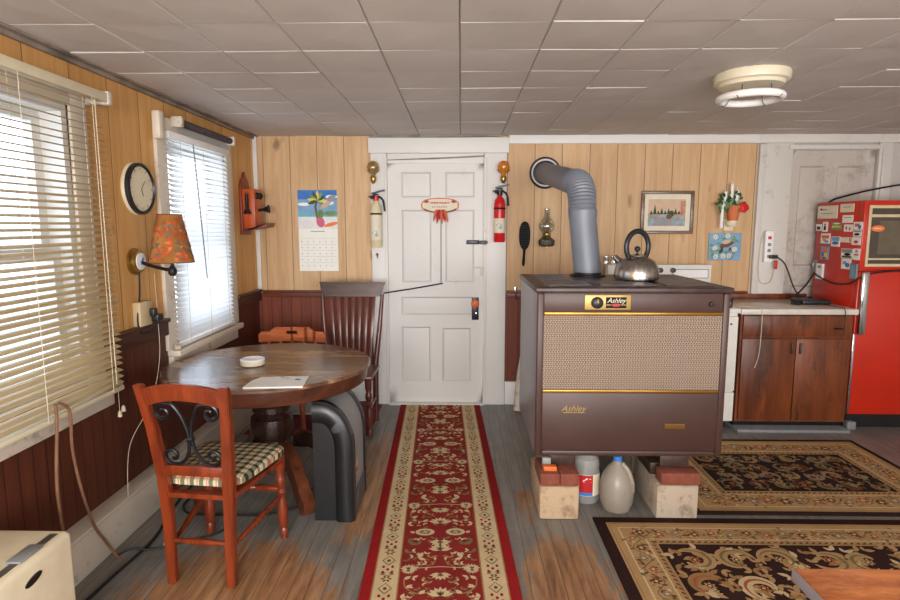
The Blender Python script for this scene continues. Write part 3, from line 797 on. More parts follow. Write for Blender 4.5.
for i in range(12): b.rect(f, -.078+i*.013, -.069+i*.013, .014+random.uniform(-.002, .001), .026+random.uniform(-.001, .002), .0015)
b.m('brown')
for i in range(9): b.rect(f, -.062+i*.014, -.057+i*.014, -.018, -.006+random.uniform(-.002, .002), .0015)
build('lettering', b, t, smooth=0)
b = MB()
for i, (dx, L, tl) in enumerate(((-.03, .095, -.25), (-.012, .115, -.12), (.008, .12, .08), (.022, .10, .22), (.035, .105, .3), (-.002, .085, 0))):
    b.m('red_label' if i % 2 else 'terracotta'); pts = [(-.172+dx+tl*L*q, BW-.03-.006*(i % 3), 1.64-L*q) for q in (0, .25, .5, .75, 1)]
    b.tube(pts, [.007, .012, .011, .008, .002], 8)
build('pepper_bunch', b, t)
# rod and string on the door
cord('door_rod', [(-.64, BW-.055, .955), (-.4, BW-.025, .99), (-.15, BW-.02, 1.035)], .006, 'iron', 'thin grey rod slanting across the white door', 'rod')
cord('string', [(-.165, BW-.006, 1.63), (-.165, BW-.008, 1.3), (-.165, BW-.009, 1.042)], .003, 'iron', 'dark string hanging down the middle of the door below the plaque', 'string')
# fire extinguishers
def extinguisher(x, zb, body, label, red):
    y = BW-.10
    t = thing('fire_extinguisher', label, 'fire extinguisher', (x, y, zb), 0, 'fire extinguishers beside the door')
    r = .046
    build('cylinder', MB().m(body).lathe([(r-.006, 0), (r, .008), (r, .30), (r*.85, .335), (.02, .36), (.018, .375)], (x, y, zb), 28), t)
    f = lambda u, v, h: (x+(r+.0006+h)*math.sin(u/r), y-(r+.0006+h)*math.cos(u/r), zb+v)
    b = MB().m('old_paper')
    z0_, z1_ = (.075, .19) if red else (.06, .25)
    for i in range(10): b.rect(f, -.07+i*.014, -.056+i*.014, z0_, z1_, .0002)
    b.m('sky_blue'); b.ell(f, -.008, z0_+.06, .022, .016, .0006); b.ell(f, .006, z0_+.04, .012, .012, .0007)
    b.m('grey_ink')
    for k in range(5): b.rect(f, -.025, .02, z0_+.085+k*.007, z0_+.088+k*.007, .0006)
    build('label_sticker', b, t)
    b = MB().m('black')
    for i in range(12): b.rect(f, -.0722+i*.012, -.0602+i*.012, .262, .276, .0008)
    build('strap', b, t)
    b = MB().m('red' if not red else 'iron').lathe([(.02, .372), (.022, .38), (.022, .405), (.012, .412)], (x, y, zb), 14)
    build('valve', b, t)
    b = MB().m('iron').box(x-.022, x+.022, y-.016, y+.016, zb+.405, zb+.43, .004).bar((x-.058, y, zb+.404), (x+.02, y, zb+.418), .022, .014).bar((x-.035, y, zb+.43), (x+.072, y, zb+.458), .02, .014).ball((x-.028, y-.018, zb+.40), .016, 10)
    build('handle', b, t)
    b = MB().m('black_rubber').tube(smoothpath([(x+.02, y, zb+.41), (x+.055, y, zb+.38), (x+.066, y, zb+.32), (x+.07, y, zb+.29)]), .008, 8)
    build('hose', b, t)
    build('wall_bracket', MB().m('iron').box(x-.015, x+.015, y+r, BW-.035, zb+.1, zb+.3), t)
extinguisher(.31, 1.378, 'red', 'red fire extinguisher on the right door casing', True)
extinguisher(-.685, 1.335, 'ext_cream', 'cream fire extinguisher on the left door casing', False)
def globe(x, z, mat, label):
    y = BW-.09
    t = thing('glass_globe', label, 'wall ornament', (x, BW-.035, z-.12), 0, 'glass globes at the top of the door casing')
    build('glass_bulb', MB().m(mat).lathe([(.016, -.075), (.018, -.055), (.038, -.032), (.049, 0), (.038, .031), (.018, .046), (.0, .049)], (x, y, z), 22), t)
    build('bracket', MB().m('brass').lathe([(.01, -.13), (.022, -.11), (.026, -.085), (.02, -.07)], (x, y, z), 16).bar((x, y, z-.1), (x, BW-.035, z-.1), .02, .02).tube([(x+.052*math.cos(a), y, z+.052*math.sin(a)) for a in [-1.2-PI/2+2.4*i/10+0 for i in range(11)]], .004, 6), t)
globe(-.705, 1.975, 'smoky_glass', 'smoky glass globe in brass bracket above the cream extinguisher')
globe(.338, 1.975, 'amber_glass', 'amber glass globe in brass bracket above the red extinguisher')
b = MB().m('brass').ball((-.69, BW-.045, 1.275), .012, 10).tube([(-.69, BW-.04, 1.275), (-.685, BW-.05, 1.245)], .005, 6)
tag(build('coat_hook', b), 'tiny brass hook on the casing under the cream extinguisher', 'hook')
# brush on the wall
t = thing('brush', 'black long-handled brush hanging right of the door', 'brush', (.523, BW, 1.175))
build('head', MB().m('black').prism([(.523+u, 1.43+v) for u, v in oval(.045, .115, 28, 2.3)], 1, BW-.03, BW-.004), t)
b = MB().m('black_iron')
for i in range(9):
    for j in range(4): b.lathe([(.005, 0), (.003, .01)], (.523+(j-1.5)*.018, BW-.03, 1.35+i*.02), 6, (0, -1, 0))
build('bristles', b, t)
build('handle', MB().m('black').tube([(.523, BW-.017, 1.33), (.52, BW-.017, 1.27), (.516, BW-.017, 1.20), (.515, BW-.017, 1.178)], [.013, .010, .012, .006], 10), t)
# oil lamp on the wall
t = thing('oil_lamp', 'small glass oil lamp hanging beside the stovepipe', 'oil lamp', (.695, BW-.06, 1.34)); lx, ly = .695, BW-.07
build('font', MB().m('font_glass').lathe([(.05, 0), (.064, .012), (.066, .05), (.04, .07), (.03, .08)], (lx, ly, 1.343), 22), t)
build('burner', MB().m('brass').lathe([(.03, .08), (.034, .085), (.034, .1), (.02, .115)], (lx, ly, 1.343), 18), t)
build('chimney', MB().m('clear_glass').lathe([(.028, .1), (.06, .14), (.066, .17), (.045, .21), (.022, .24), (.02, .305)], (lx, ly, 1.343), 22, cap=False), t)
build('wall_bracket', MB().m('brass').box(lx-.008, lx+.008, BW-.075, BW, 1.334, 1.343), t)
# framed picture
t = thing('framed_picture', 'dark framed lake landscape picture on the paneling', 'picture', (1.67, BW, 1.445))
x0, x1, z0, z1 = 1.465, 1.89, 1.443, 1.79; fw = .026
b = MB().m('frame_wood').box(x0, x1, BW-.03, BW, z0, z0+fw, .005).box(x0, x1, BW-.03, BW, z1-fw, z1, .005).box(x0, x0+fw, BW-.03, BW, z0+fw, z1-fw, .005).box(x1-fw, x1, BW-.03, BW, z0+fw, z1-fw, .005)
build('frame', b, t)
build('mount', MB().m('old_paper').box(x0+fw, x1-fw, BW-.012, BW-.002, z0+fw, z1-fw), t)
u0, v0, pw, ph = x0+.06, z0+.065, .30, .215
f = lambda u, v, h: (u0+u, BW-.0122-h, v0+v)
b = MB().m('tan_art').rect(f, 0, pw, .1, ph, .0003) or MB()
b = MB(); b.m('tan_art'); b.rect(f, 0, pw, .1, ph, .0003); b.m('water_art'); b.rect(f, 0, pw, 0, .1, .0004); b.m('grey_ink'); b.rect(f, .05, .2, 0, .07, .0005)
b.m('pink_art'); b.ell(f, .25, .09, .05, .012, .0008); b.rect(f, .26, pw, .1, .2, .0006); b.ell(f, .05, .09, .06, .007, .0008)
b.m('dark_green')
for i in range(9): b.motif(f, [(.01+i*.028, .095), (.04+i*.028, .095), (.025+i*.028, .125+(.05 if i == 1 else .02*(i % 2)))], .0009+.00002*i)
b.m('brown'); b.ell(f, .17, .075, .025, .02, .0012); b.m('dark_green'); b.ell(f, .19, .1, .02, .025, .0011)
build('painting', b, t, smooth=0)
# candle flower sconce
t = thing('flower_sconce', 'wall arrangement of white candles, leaves and red flower', 'wall decoration', (2.17, BW, 1.46))
sx, sy = 2.17, BW-.06
build('pot', MB().m('terracotta').lathe([(.035, 0), (.05, .10), (.054, .10), (.054, .12), (.045, .12)], (sx+.02, sy, 1.55), 18), t)
build('holder', MB().m('cream_plastic').box(sx-.03, sx+.05, BW-.02, BW, 1.47, 1.56, .006).lathe([(.03, 0), (.045, .02), (.04, .05)], (sx+.01, sy, 1.50), 14), t)
for i, (dx, zb, L, yy) in enumerate(((0, 1.68, .16, 0), (-.05, 1.66, .12, 0), (.045, 1.66, .13, .005), (-.075, 1.49, .20, -.01))):
    build('candle', MB().m('white').lathe([(.0135, 0), (.0135, L), (.003, L+.006), (.002, L+.02)], (sx+dx, sy+yy, zb), 12), t)
b = MB(); random.seed(9)
for i in range(95):
    b.m('dark_green' if i % 3 else 'green'); a = random.uniform(0, 2*PI); rr = random.uniform(.02, .10)
    px, pz = sx-.015+rr*math.cos(a)*1.05, 1.69+rr*math.sin(a)*.85; py = sy+random.uniform(-.04, .03); a2 = random.uniform(0, 2*PI); L = .04; tl = random.uniform(-.6, .6)
    fl = lambda u, v, h, px=px, py=py, pz=pz, tl=tl: (px+u, py+h+u*tl*.7+v*.2, pz+v)
    b.leaf(fl, 0, 0, L, .02, a2, 0)
build('foliage', b, t, smooth=0)
b = MB().m('red')
for i in range(14):
    a = i*2.4; rr = .008*math.sqrt(i)*1.2
    b.ball((sx+.085+rr*math.cos(a), sy-.02-.01*(1-i/14), 1.655+rr*math.sin(a)), .016, 8, (1, .6, 1))
build('flower', b, t)
# bird tile
t = thing('bird_tile', 'square bird and daisy picture tile below the candles', 'picture', (2.16, BW, 1.225))
x0, z0, pw, ph = 2.03, 1.228, .262, .222
f = lambda u, v, h: (x0+u, BW-.0122-h, z0+v)
build('tile', MB().m('sky_blue').box(x0, x0+pw, BW-.012, BW-.002, z0, z0+ph, .002), t)
b = MB(); random.seed(4)
b.m('sky_blue'); b.rect(f, .012, pw-.012, .012, ph-.012, .0002)
for i in range(26):
    b.m(['green', 'sky_blue', 'dark_green', 'green'][i % 4]); b.leaf(f, random.uniform(.03, .22), random.uniform(.03, .18), random.uniform(.03, .06), .025, random.uniform(0, 6), .0004+.00002*i)
for (du, dv) in ((.05, .1), (.12, .035), (.17, .035), (.06, .03), (.21, .09), (.15, .2), (.05, .19)):
    b.m('white')
    for k in range(8): b.leaf(f, du, dv, .024, .012, k*PI/4, .0011)
    b.m('yellow'); b.ell(f, du, dv, .007, .007, .0014)
b.m('brown'); b.leaf(f, .08, .115, .14, .05, .25, .0016); b.m('tan_art'); b.ell(f, .14, .15, .035, .016, .0018, .2); b.m('pink'); b.ell(f, .18, .075, .012, .01, .0018)
build('bird_painting', b, t, smooth=0)
# power strip with cord on casing
t = thing('power_strip', 'white power strip fixed to the casing beside the grey door', 'power strip', (2.50, BW-.02, 1.21))
build('body', MB().m('white').box(2.462, 2.53, BW-.06, BW-.02, 1.215, 1.47, .008), t)
build('switch', MB().m('red').box(2.482, 2.508, BW-.064, BW-.058, 1.40, 1.425, .002), t)
b = MB().m('grey_plastic')
for i in range(3): b.box(2.483, 2.509, BW-.0615, BW-.058, 1.25+i*.048, 1.275+i*.048)
build('sockets', b, t)
cord('power_cord', [(2.49, BW-.03, 1.47), (2.455, BW-.03, 1.44), (2.43, BW-.035, 1.25), (2.45, BW-.035, 1.06), (2.53, BW-.035, 1.05), (2.56, BW-.035, 1.14), (2.54, BW-.045, 1.22)], .004, 'string', 'cream loop of cord', parent=t)
b = MB().m('black_plastic').box(2.495, 2.56, BW-.085, BW-.063, 1.245, 1.275, .005); b.m('red').box(2.545, 2.565, BW-.075, BW-.055, 1.16, 1.23, .004)
tag(build('plug', b), 'black and red plugs in the white power strip', 'plug')
# hook on right chair rail, outlet on baseboard
b = MB().m('chrome').tube(smoothpath([(.455, BW-.025, 1.0), (.455, BW-.05, .975), (.455, BW-.05, .93), (.46, BW-.05, .90)]), .004, 6).box(.445, .465, BW-.034, BW-.03, .96, 1.01, .002)
tag(build('wall_hook', b), 'small silver hook on the chair rail right of the door', 'hook')
b = MB().m('slot_dark').box(.47, .56, BW-.045, BW-.03, .255, .295, .003).m('rope').ball((.445, BW-.04, .245), .014, 10).tube([(.445, BW-.04, .245), (.48, BW-.04, .26)], .008, 6)
tag(build('baseboard_outlet', b), 'old brown outlet above the baseboard left of the stove', 'outlet')
# bat leaning
b = MB().m('bat_wood').tube([(.462, 4.60, .008), (.465, 4.605, .03), (.482, 4.635, .2), (.50, 4.665, .36), (.53, 4.70, .55), (.555, 4.74, .75), (.56, 4.745, .77)], [.028, .034, .034, .029, .018, .014, .02], 14)
tag(build('wooden_bat', b), 'whitish worn wooden bat standing beside the stove', 'bat')

# ================================================================ CEILING LIGHT
t = thing('ceiling_light', 'round cream ceiling fixture with bare circular tube', 'ceiling light', (1.395, 2.93, CE-.13)); px, py = 1.395, 2.93
b = MB().m('cream_enamel').lathe([(.168, 0), (.172, -.01), (.166, -.04), (.15, -.046), (.143, -.06), (.10, -.062), (.03, -.066), (.0, -.068)], (px, py, CE-.006), 40)
build('pan', b, t)
zt = CE-.117
build('tube_ring', MB().m('white').tube([(px+.137*math.cos(a), py+.137*math.sin(a), zt) for a in [i*PI/24 for i in range(48)]], .0175, 12, closed=True), t)
for a in (.6, 2.2, 3.9, 5.3):
    dx, dy = math.cos(a), math.sin(a)
    build('clip', MB().m('iron').tube([(px+.10*dx, py+.10*dy, CE-.066), (px+.105*dx, py+.105*dy, zt+.01), (px+.118*dx, py+.118*dy, zt-.012), (px+.137*dx, py+.137*dy, zt-.020), (px+.156*dx, py+.156*dy, zt-.008)], .0018, 5), t)

# ================================================================ STOVE
t = thing('heating_stove', 'large brown cabinet wood stove with woven grille front', 'stove', (.875, 3.33, .31))
X0, X1, Y0, Y1, Z0, Z1 = .39, 1.362, 2.93, 3.74, .31, 1.2
b = MB().m('stove_brown')
b.box(X0+.014, X1-.014, Y0+.02, Y1, Z0+.0, Z1-.03, 0)
build('cabinet', b, t)
b = MB().m('stove_brown').box(X0, X0+.034, Y0-.004, Y0+.03, Z0, Z1-.03, .008).box(X1-.034, X1, Y0-.004, Y0+.03, Z0, Z1-.03, .008).box(X0+.034, X1-.034, Y0-.004, Y0+.03, Z0, Z0+.03, .008)
build('front_frame', b, t)
b = MB().m('stove_side_lit').box(X0, X0+.0145, Y0+.03, Y1, Z0, Z1-.03, .004)
p = build('side_panel', b, t); p['label'] = 'stove side sheet coloured pale with window light'
build('side_panel', MB().m('stove_side_lit').box(X1-.0145, X1, Y0+.03, Y1, Z0, Z1-.03, .004), t)
b = MB().m('stove_top').box(X0-.012, X1+.012, Y0-.016, Y1+.005, Z1-.03, Z1, .008)
tp = build('top_plate', b, t)
b = MB()
for (xa, xb, ya, yb) in ((X0+.06, X0+.29, Y0+.06, Y0+.32), (X0+.06, X0+.26, Y0+.36, Y1-.07), (X0+.33, X0+.63, Y0+.06, Y0+.30), (X0+.67, X1-.06, Y0+.06, Y1-.10)):
    b.m('stove_lid').box(xa, xb, ya, yb, Z1-.003, Z1+.003, .002)
    for k in range(9):
        q = ya+(yb-ya)*(k+.5)/9; b.box(xa+.01, xb-.01, q-.004, q+.004, Z1+.002, Z1+.0055)
build('vent_panels', b, tp)
b = MB().m('stove_brown').box(X0+.034, X1-.034, Y0+.004, Y0+.025, 1.072, Z1-.03, .003)
cpn = build('control_panel', b, t)
pl = build('control_plate', MB().m('gold_flat').box(.628, .862, Y0-.002, Y0+.006, 1.085, 1.162, .004), t); pl['label'] = 'gold control plate'
b = MB().m('black_plastic').lathe([(.03, 0), (.029, .016), (.022, .022), (.0, .023)], (.69, Y0-.002, 1.122), 24, (0, -1, 0)); b.m('gold').box(.688, .692, Y0-.027, Y0-.024, 1.122, 1.142)
build('thermostat_knob', b, pl)
f = lambda u, v, h: (.787+u, Y0-.0022-h, 1.122+v)
b = MB(); b.m('black'); b.rect(f, -.052, .052, -.028, .028, .0003); b.m('red_label'); b.ell(f, 0, -.012, .024, .008, .0006); b.m('gold_flat'); b.rect(f, -.05, -.026, -.013, -.010, .0006); b.rect(f, .026, .05, -.013, -.010, .0006)
b.m('old_paper'); text_mb(b, 'Ashley', f, .034, .35, .0008, 0, .010)
p = build('name_badge', b, pl, smooth=0)
b = MB().m('gold')
build('gold_strip', b.box(X0+.034, X1-.034, Y0-.006, Y0+.014, 1.055, 1.074, .004), t)
build('gold_strip', MB().m('gold').box(X0+.034, X1-.034, Y0-.006, Y0+.014, .650, .668, .004), t)
build('grille', MB().m('grille').box(X0+.034, X1-.034, Y0+.004, Y0+.014, .668, 1.055), t)
build('lower_panel', MB().m('stove_brown').box(X0+.034, X1-.034, Y0, Y0+.014, Z0+.03, .650, .003), t)
f = lambda u, v, h: (.585+u, Y0-.0002-h, .566+v)
b = MB().m('gold_flat'); text_mb(b, 'Ashley', f, .046, .4, .002); b.rect(f, -.05, .06, -.022, -.018, .002)
build('script_emblem', b, t, smooth=0)
b = MB().m('gold').box(1.06, 1.165, Y0-.005, Y0, .462, .488, .002); b.m('brown'); ff = lambda u, v, h: (1.06+u, Y0-.005-h, .462+v)
for k in range(6): b.rect(ff, .018+k*.012, .026+k*.012, .008, .018, .0006)
build('maker_plate', b, t, smooth=0)
build('side_bolt', MB().m('black_iron').lathe([(.014, 0), (.012, .01), (0, .012)], (1.27, Y0+.004, 1.115), 14, (0, -1, 0)), t)
# stovepipe
t = thing('stovepipe', 'grey metal stovepipe rising from the stove into the back wall', 'stovepipe', (.785, 3.60, Z1)); r = .083
bx, by = .785, 3.60; tx, tz = .742, 1.70
build('collar', MB().m('black_iron').lathe([(r+.025, 0), (r+.025, .008), (r+.004, .012), (r+.002, .025)], (bx, by, Z1+.0005), 32, cap=False), t)
build('vertical_pipe', MB().m('pipe').tube([(bx, by, Z1+.002), (tx+.003, by+.01, 1.57)], r, 32).tube([(tx+.005, by+.01, 1.56), (tx+.003, by+.01, 1.605)], r+.004, 32), t)
A = Vector((tx, by+.01, 1.60)); E_ = Vector((.682, BW, 1.935)); dirn = (E_-Vector((tx-.008, by+.19, 1.775))).normalized()
pts = []; B0 = Vector((tx, by+.01, 1.78)); Cn = Vector((tx-.012, by+.20, 1.785))
for i in range(37):
    q = i/36; pts.append(A*(1-q)**2+B0*2*q*(1-q)+Cn*q**2)
rr = [r+(.004 if i % 2 else -.003) for i in range(37)]
build('elbow', MB().m('pipe').tube(pts, rr, 32), t)
build('horizontal_pipe', MB().m('pipe').tube([Cn-dirn*.0, E_-Vector((0, .001, 0))], r-.002, 32), t)
b = MB().m('pipe_dark').lathe([(.128, 0), (.128, .012), (.115, .022), (.10, .016), (.094, .02), (r-.001, .022), (r-.001, 0)], (E_.x, BW, E_.z), 40, (0, -1, 0), cap=False)
b.m('white_enamel').tube([(E_.x+.107*math.cos(a), BW-.019, E_.z+.104*math.sin(a)) for a in [i*PI/20 for i in range(40)]], .0075, 6, closed=True)
p = build('wall_collar', b, t); p['label'] = 'dark ring with bright bead at the wall'
# kettle
t = thing('kettle', 'stainless steel kettle with black ring handle on the stove', 'kettle', (.995, 3.30, Z1+.006)); kx, ky, kz = .995, 3.30, Z1+.006
build('body', MB().m('steel').lathe([(.112, 0), (.122, .006), (.124, .03), (.118, .07), (.098, .105), (.066, .127), (.05, .132)], (kx, ky, kz), 40), t)
build('lid', MB().m('steel').lathe([(.05, .131), (.048, .138), (.02, .146), (.008, .148)], (kx, ky, kz), 28), t)
build('lid_knob', MB().m('black_plastic').lathe([(.006, .147), (.006, .156), (.016, .166), (.017, .178), (.008, .188), (0, .189)], (kx, ky, kz), 18), t)
build('spout', MB().m('steel').tube([(kx-.075, ky+.035, kz+.09), (kx-.10, ky+.05, kz+.115), (kx-.112, ky+.056, kz+.132)], [.024, .017, .013], 14), t)
hp = [(kx-.072*math.sin(a)*1.0, ky-.035*math.sin(a), kz+.185+.088*-math.cos(a)) for a in [(.55+i*(2*PI-1.1)/20) for i in range(21)]]
build('handle', MB().m('black_plastic').tube(hp, .0125, 12, flat=1.25), t)
b = MB().m('steel')
for s_ in (hp[0], hp[-1]): b.tube([(s_[0]*.75+kx*.25, s_[1]*.75+ky*.25, kz+.10), s_], .009, 8)
build('handle_brackets', b, t)

# blocks under the stove
def block(name, x0, x1, y0, y1, z0, z1, mat, label, cat, bev=.006):
    return tag(build(name, MB().m(mat).box(x0, x1, y0, y1, z0, z1, bev)), label, cat)
block('concrete_block', .408, .612, 2.84, 3.24, 0, .18, 'concrete', 'tan concrete block under the left front of the stove', 'block', .014)
block('concrete_block', 1.015, 1.226, 2.86, 3.26, 0, .18, 'concrete_grey', 'streaky grey concrete block under the right front of the stove', 'block')
block('concrete_block', .50, .66, 3.42, 3.68, 0, .309, 'concrete', 'concrete block far back beneath the stove behind the left brick stack', 'block')
block('concrete_block', 1.05, 1.21, 3.42, 3.68, 0, .309, 'concrete_grey', 'concrete block far back beneath the stove behind the right brick stack', 'block')
block('brick', .41, .511, 2.846, 3.066, .1805, .246, 'brick', 'red brick on the tan block, left of the pair', 'brick')
block('brick', .513, .611, 2.846, 3.066, .1805, .246, 'brick', 'red brick on the tan block, next to the labelled jug', 'brick')
block('brick', 1.035, 1.235, 2.866, 2.966, .1805, .246, 'brick', 'red brick lying across the streaky grey block', 'brick')
block('brick', 1.02, 1.12, 3.0, 3.2, .1805, .246, 'shim', 'dark brick behind the front one on the right block', 'brick')
block('wood_shim', .45, .61, 2.96, 3.06, .2465, .309, 'shim', 'dark wooden shim between the left bricks and the stove', 'shim', .003)
block('wood_shim', 1.05, 1.2, 2.94, 2.966, .2465, .309, 'shim', 'dark wooden shim between the right front brick and the stove', 'shim', .003)
b = MB().m('orange').box(.43, .50, 2.875, 2.915, .2465, .272, .006)
tag(build('orange_lid', b), 'orange plastic piece on the left brick', 'plastic piece')
b = MB().m('heater_grey').box(.43, .475, 2.918, 2.955, .2465, .302, .006)
tag(build('grey_cup', b), 'pale grey box behind the orange piece under the stove', 'box')
# jugs
t = thing('plastic_jug', 'clear plastic jug with red label under the stove', 'jug', (.694, 3.08, 0)); jx, jy = .694, 3.08
build('body', MB().m('jug_clear').lathe([(.068, 0), (.076, .012), (.076, .17), (.07, .19), (.074, .205), (.068, .245), (.03, .275), (.026, .285)], (jx, jy, .001), 26), t)
build('cap', MB().m('white').lathe([(.024, .285), (.024, .303), (.02, .305)], (jx, jy, .001), 16), t)
f = lambda u, v, h: (jx+(.0768+h)*math.sin(u/.0768), jy-(.0768+h)*math.cos(u/.0768), v)
b = MB()
def wrap(mt, u0, u1, v0, v1, h):
    b.m(mt); n = max(1, int((u1-u0)/.012))
    for i in range(n): b.rect(f, u0+(u1-u0)*i/n, u0+(u1-u0)*(i+1)/n, v0, v1, h)
wrap('old_paper', -.10, .11, .05, .17, .0004); wrap('red_label', -.05, .024, .07, .168, .0008); wrap('blue', -.05, .024, .052, .07, .0008)
b.m('white'); b.ribbon(f, [(-.03, .135), (-.01, .15), (.012, .148)], .006, .0012); b.ribbon(f, [(-.025, .128), (.014, .13)], .004, .0012)
b.m('grey_ink')
for k in range(5): b.rect(f, .045, .075, .09+k*.014, .094+k*.014, .0008)
build('label_wrap', b, t)
t = thing('plastic_jug', 'cloudy gallon jug with blue cap under the stove', 'jug', (.835, 2.965, 0)); jx, jy = .835, 2.965
b = MB().m('jug_plastic'); prof = [(.055, 0), (.07, .008), (.086, .05), (.091, .11), (.089, .15), (.077, .19), (.05, .235), (.026, .262), (.02, .28)]
b.lathe(prof, (jx, jy, .001), 26)
build('body', b, t)
build('handle', MB().m('jug_plastic').tube(smoothpath([(jx+.02, jy-.015, .262), (jx+.048, jy-.035, .228), (jx+.066, jy-.048, .17), (jx+.07, jy-.045, .12)]), .013, 10), t)
build('cap', MB().m('blue').lathe([(.023, .272), (.023, .298), (.019, .3)], (jx, jy, .001), 16), t)

# ================================================================ KITCHEN RIGHT
# range
t = thing('kitchen_range', 'white enamel kitchen range behind the brown stove', 'range', (1.63, 4.5, 0))
x0, x1, y0, y1 = 1.24, 2.02, 4.20, 4.78
build('body', MB().m('white_enamel').box(x0, x1, y0+.02, y1, .06, .88, .006), t)
build('base', MB().m('black_iron').box(x0+.03, x1-.03, y0+.06, y1-.02, 0, .06), t)
build('oven_door', MB().m('white_enamel').box(x0+.015, x1-.003, y0-.004, y0+.02, .30, .855, .006), t)
build('drawer', MB().m('white_enamel').box(x0+.015, x1-.003, y0-.004, y0+.02, .07, .288, .006), t)
build('cooktop', MB().m('white_enamel').box(x0-.005, x1+.008, y0-.012, y1, .88, .915, .008), t)
build('door_screw', MB().m('iron').lathe([(.008, 0), (.006, .003)], (1.965, y0-.004, .80), 10, (0, -1, 0)), t)
bgd = build('backguard', MB().m('white_enamel').box(x0-.06, x1-.01, 4.68, 4.77, .915, 1.2, .008), t)
b = MB().m('black_plastic')
for i in range(4): b.lathe([(.022, 0), (.02, .018), (0, .02)], (1.40+i*.10-.0, 4.68, 1.155), 16, (0, -1, 0))
build('knobs', b, bgd)
b = MB().m('grey_plastic').box(1.70, 1.985, 4.676, 4.682, 1.09, 1.165).m('white').box(1.706, 1.979, 4.673, 4.678, 1.096, 1.159)
build('clock_panel', b, bgd)
for i, dx in enumerate((1.175, 1.235)):
    t = thing('shaker', ['glass shaker on the range back, left of two by the stovepipe', 'glass shaker on the range back, right of two by the stovepipe'][i], 'shaker', (dx, 4.725, 1.2005), 0, 'shakers on the range back')
    build('jar', MB().m('clear_glass').lathe([(.022, 0), (.024, .04), (.018, .055)], (dx, 4.725, 1.2005), 14), t)
    build('lid', MB().m('chrome').lathe([(.02, .054), (.02, .066), (.012, .072)], (dx, 4.725, 1.2005), 14), t)
b = MB().m('black_plastic').lathe([(.012, 0), (.018, .03), (.012, .05), (.02, .062), (.016, .075)], (1.97, 4.24, .9155), 14)
tag(build('bottle_stopper', b), 'small black object on the range beside the stove corner', 'knob')
# base cabinet
t = thing('base_cabinet', 'brown wooden base cabinet left of the refrigerator', 'cabinet', (2.46, 4.5, 0))
x0, x1, y0, y1 = 2.045, 2.855, 4.225, 4.80
build('body', MB().m('cab_wood').box(x0, x1, y0, y1, .06, .87), t)
build('plinth', MB().m('grey_plastic').box(x0-.01, x1, y0-.08, y1, 0, .022, .004).m('black').box(x0, x1, y0+.03, y1, .022, .06), t)
mid = 2.45
d = build('drawer', MB().m('cab_wood').box(x0+.015, x1-.015, y0-.018, y0, .705, .862, .005), t)
build('drawer_pull', MB().m('black_iron').tube(smoothpath([(2.72, y0-.018, .765), (2.72, y0-.04, .77), (2.76, y0-.04, .77), (2.76, y0-.018, .765)]), .005, 8), d)
for k, (xa, xb, hx) in enumerate(((x0+.015, mid-.003, mid-.03), (mid+.003, x1-.015, mid+.03))):
    d = build('door', MB().m('cab_wood').box(xa, xb, y0-.018, y0, .075, .69, .005), t)
    build('door_pull', MB().m('shim').box(hx-.008, hx+.008, y0-.032, y0-.018, .58, .66, .005), d)
tag(build('countertop', MB().m('counter').box(2.032, 2.872, 4.19, 4.80, .8705, .912, .006)), 'off-white speckled countertop over the brown cabinet', 'countertop')
tag(build('backsplash_board', MB().m('cab_wood').box(2.04, 2.84, 4.782, 4.80, .9125, .955, .003)), 'brown wood strip along the back of the countertop', 'backsplash')
b = MB().m('black_plastic').box(2.60, 2.82, 4.42, 4.60, .9125, .95, .014)
tag(build('charging_pad', b), 'flat black plastic device on the countertop', 'device')
cord('cable', [(2.553, BW-.075, 1.26), (2.60, 4.70, 1.20), (2.66, 4.66, 1.02), (2.70, 4.62, .95), (2.74, 4.56, .955)], .006, 'black_rubber', 'black cable from the power strip to the counter device')
cord('cable', [(2.50, 4.40, .925), (2.58, 4.42, .92), (2.64, 4.62, .93), (2.78, 4.70, 1.04), (2.858, 4.74, 1.13)], .007, 'black_rubber', 'thick black cable from the counter up to the refrigerator side')
cord('cable', [(2.70, 4.41, .925), (2.76, 4.30, .919), (2.765, 4.20, .918), (2.765, 4.175, .88), (2.765, 4.172, .80), (2.762, 4.17, .72)], .0028, 'black_rubber', 'thin black cable hanging over the counter front')
cord('cable', [(2.06, 4.30, .919), (2.14, 4.24, .919), (2.17, 4.19, .918), (2.175, 4.178, .86), (2.17, 4.175, .6), (2.145, 4.178, .48)], .0024, 'string', 'white cable dangling over the cabinet door')
# refrigerator
FX, FY = 2.885, 4.25
t = thing('refrigerator', 'red refrigerator covered with magnets', 'refrigerator', (3.26, 4.52, 0))
b = MB().m('fridge_red').box(FX, 3.66, FY+.05, 4.80, .10, 1.69, .006); build('cabinet', b, t)
build('base', MB().m('black_iron').box(FX+.02, 3.64, FY+.04, 4.78, 0, .10), t)
ud = build('upper_door', MB().m('fridge_red').box(FX, 3.66, FY, FY+.048, 1.19, 1.69, .008), t)
ld = build('lower_door', MB().m('fridge_red').box(FX, 3.66, FY, FY+.048, .11, 1.18, .008), t)
b = MB().m('beige_plastic')
wx0, wx1, wz0, wz1 = FX+.03, 3.58, 1.215, 1.655
b.box(wx0, wx1, FY-.012, FY+.0, wz0, wz0+.022, .004).box(wx0, wx1, FY-.012, FY+.0, wz1-.022, wz1, .004).box(wx0, wx0+.02, FY-.012, FY, wz0+.022, wz1-.022, .004).box(wx1-.02, wx1, FY-.012, FY, wz0+.022, wz1-.022, .004)
p = build('window_frame', b, ud); p['label'] = 'beige frame around dark glass'
M['oven_glass'] = plain('oven_glass', c(66, 56, 44), .12, 0, .7, .1)
M['oven_inner'] = plain('oven_inner', c(96, 84, 66), .25, 0, .6)
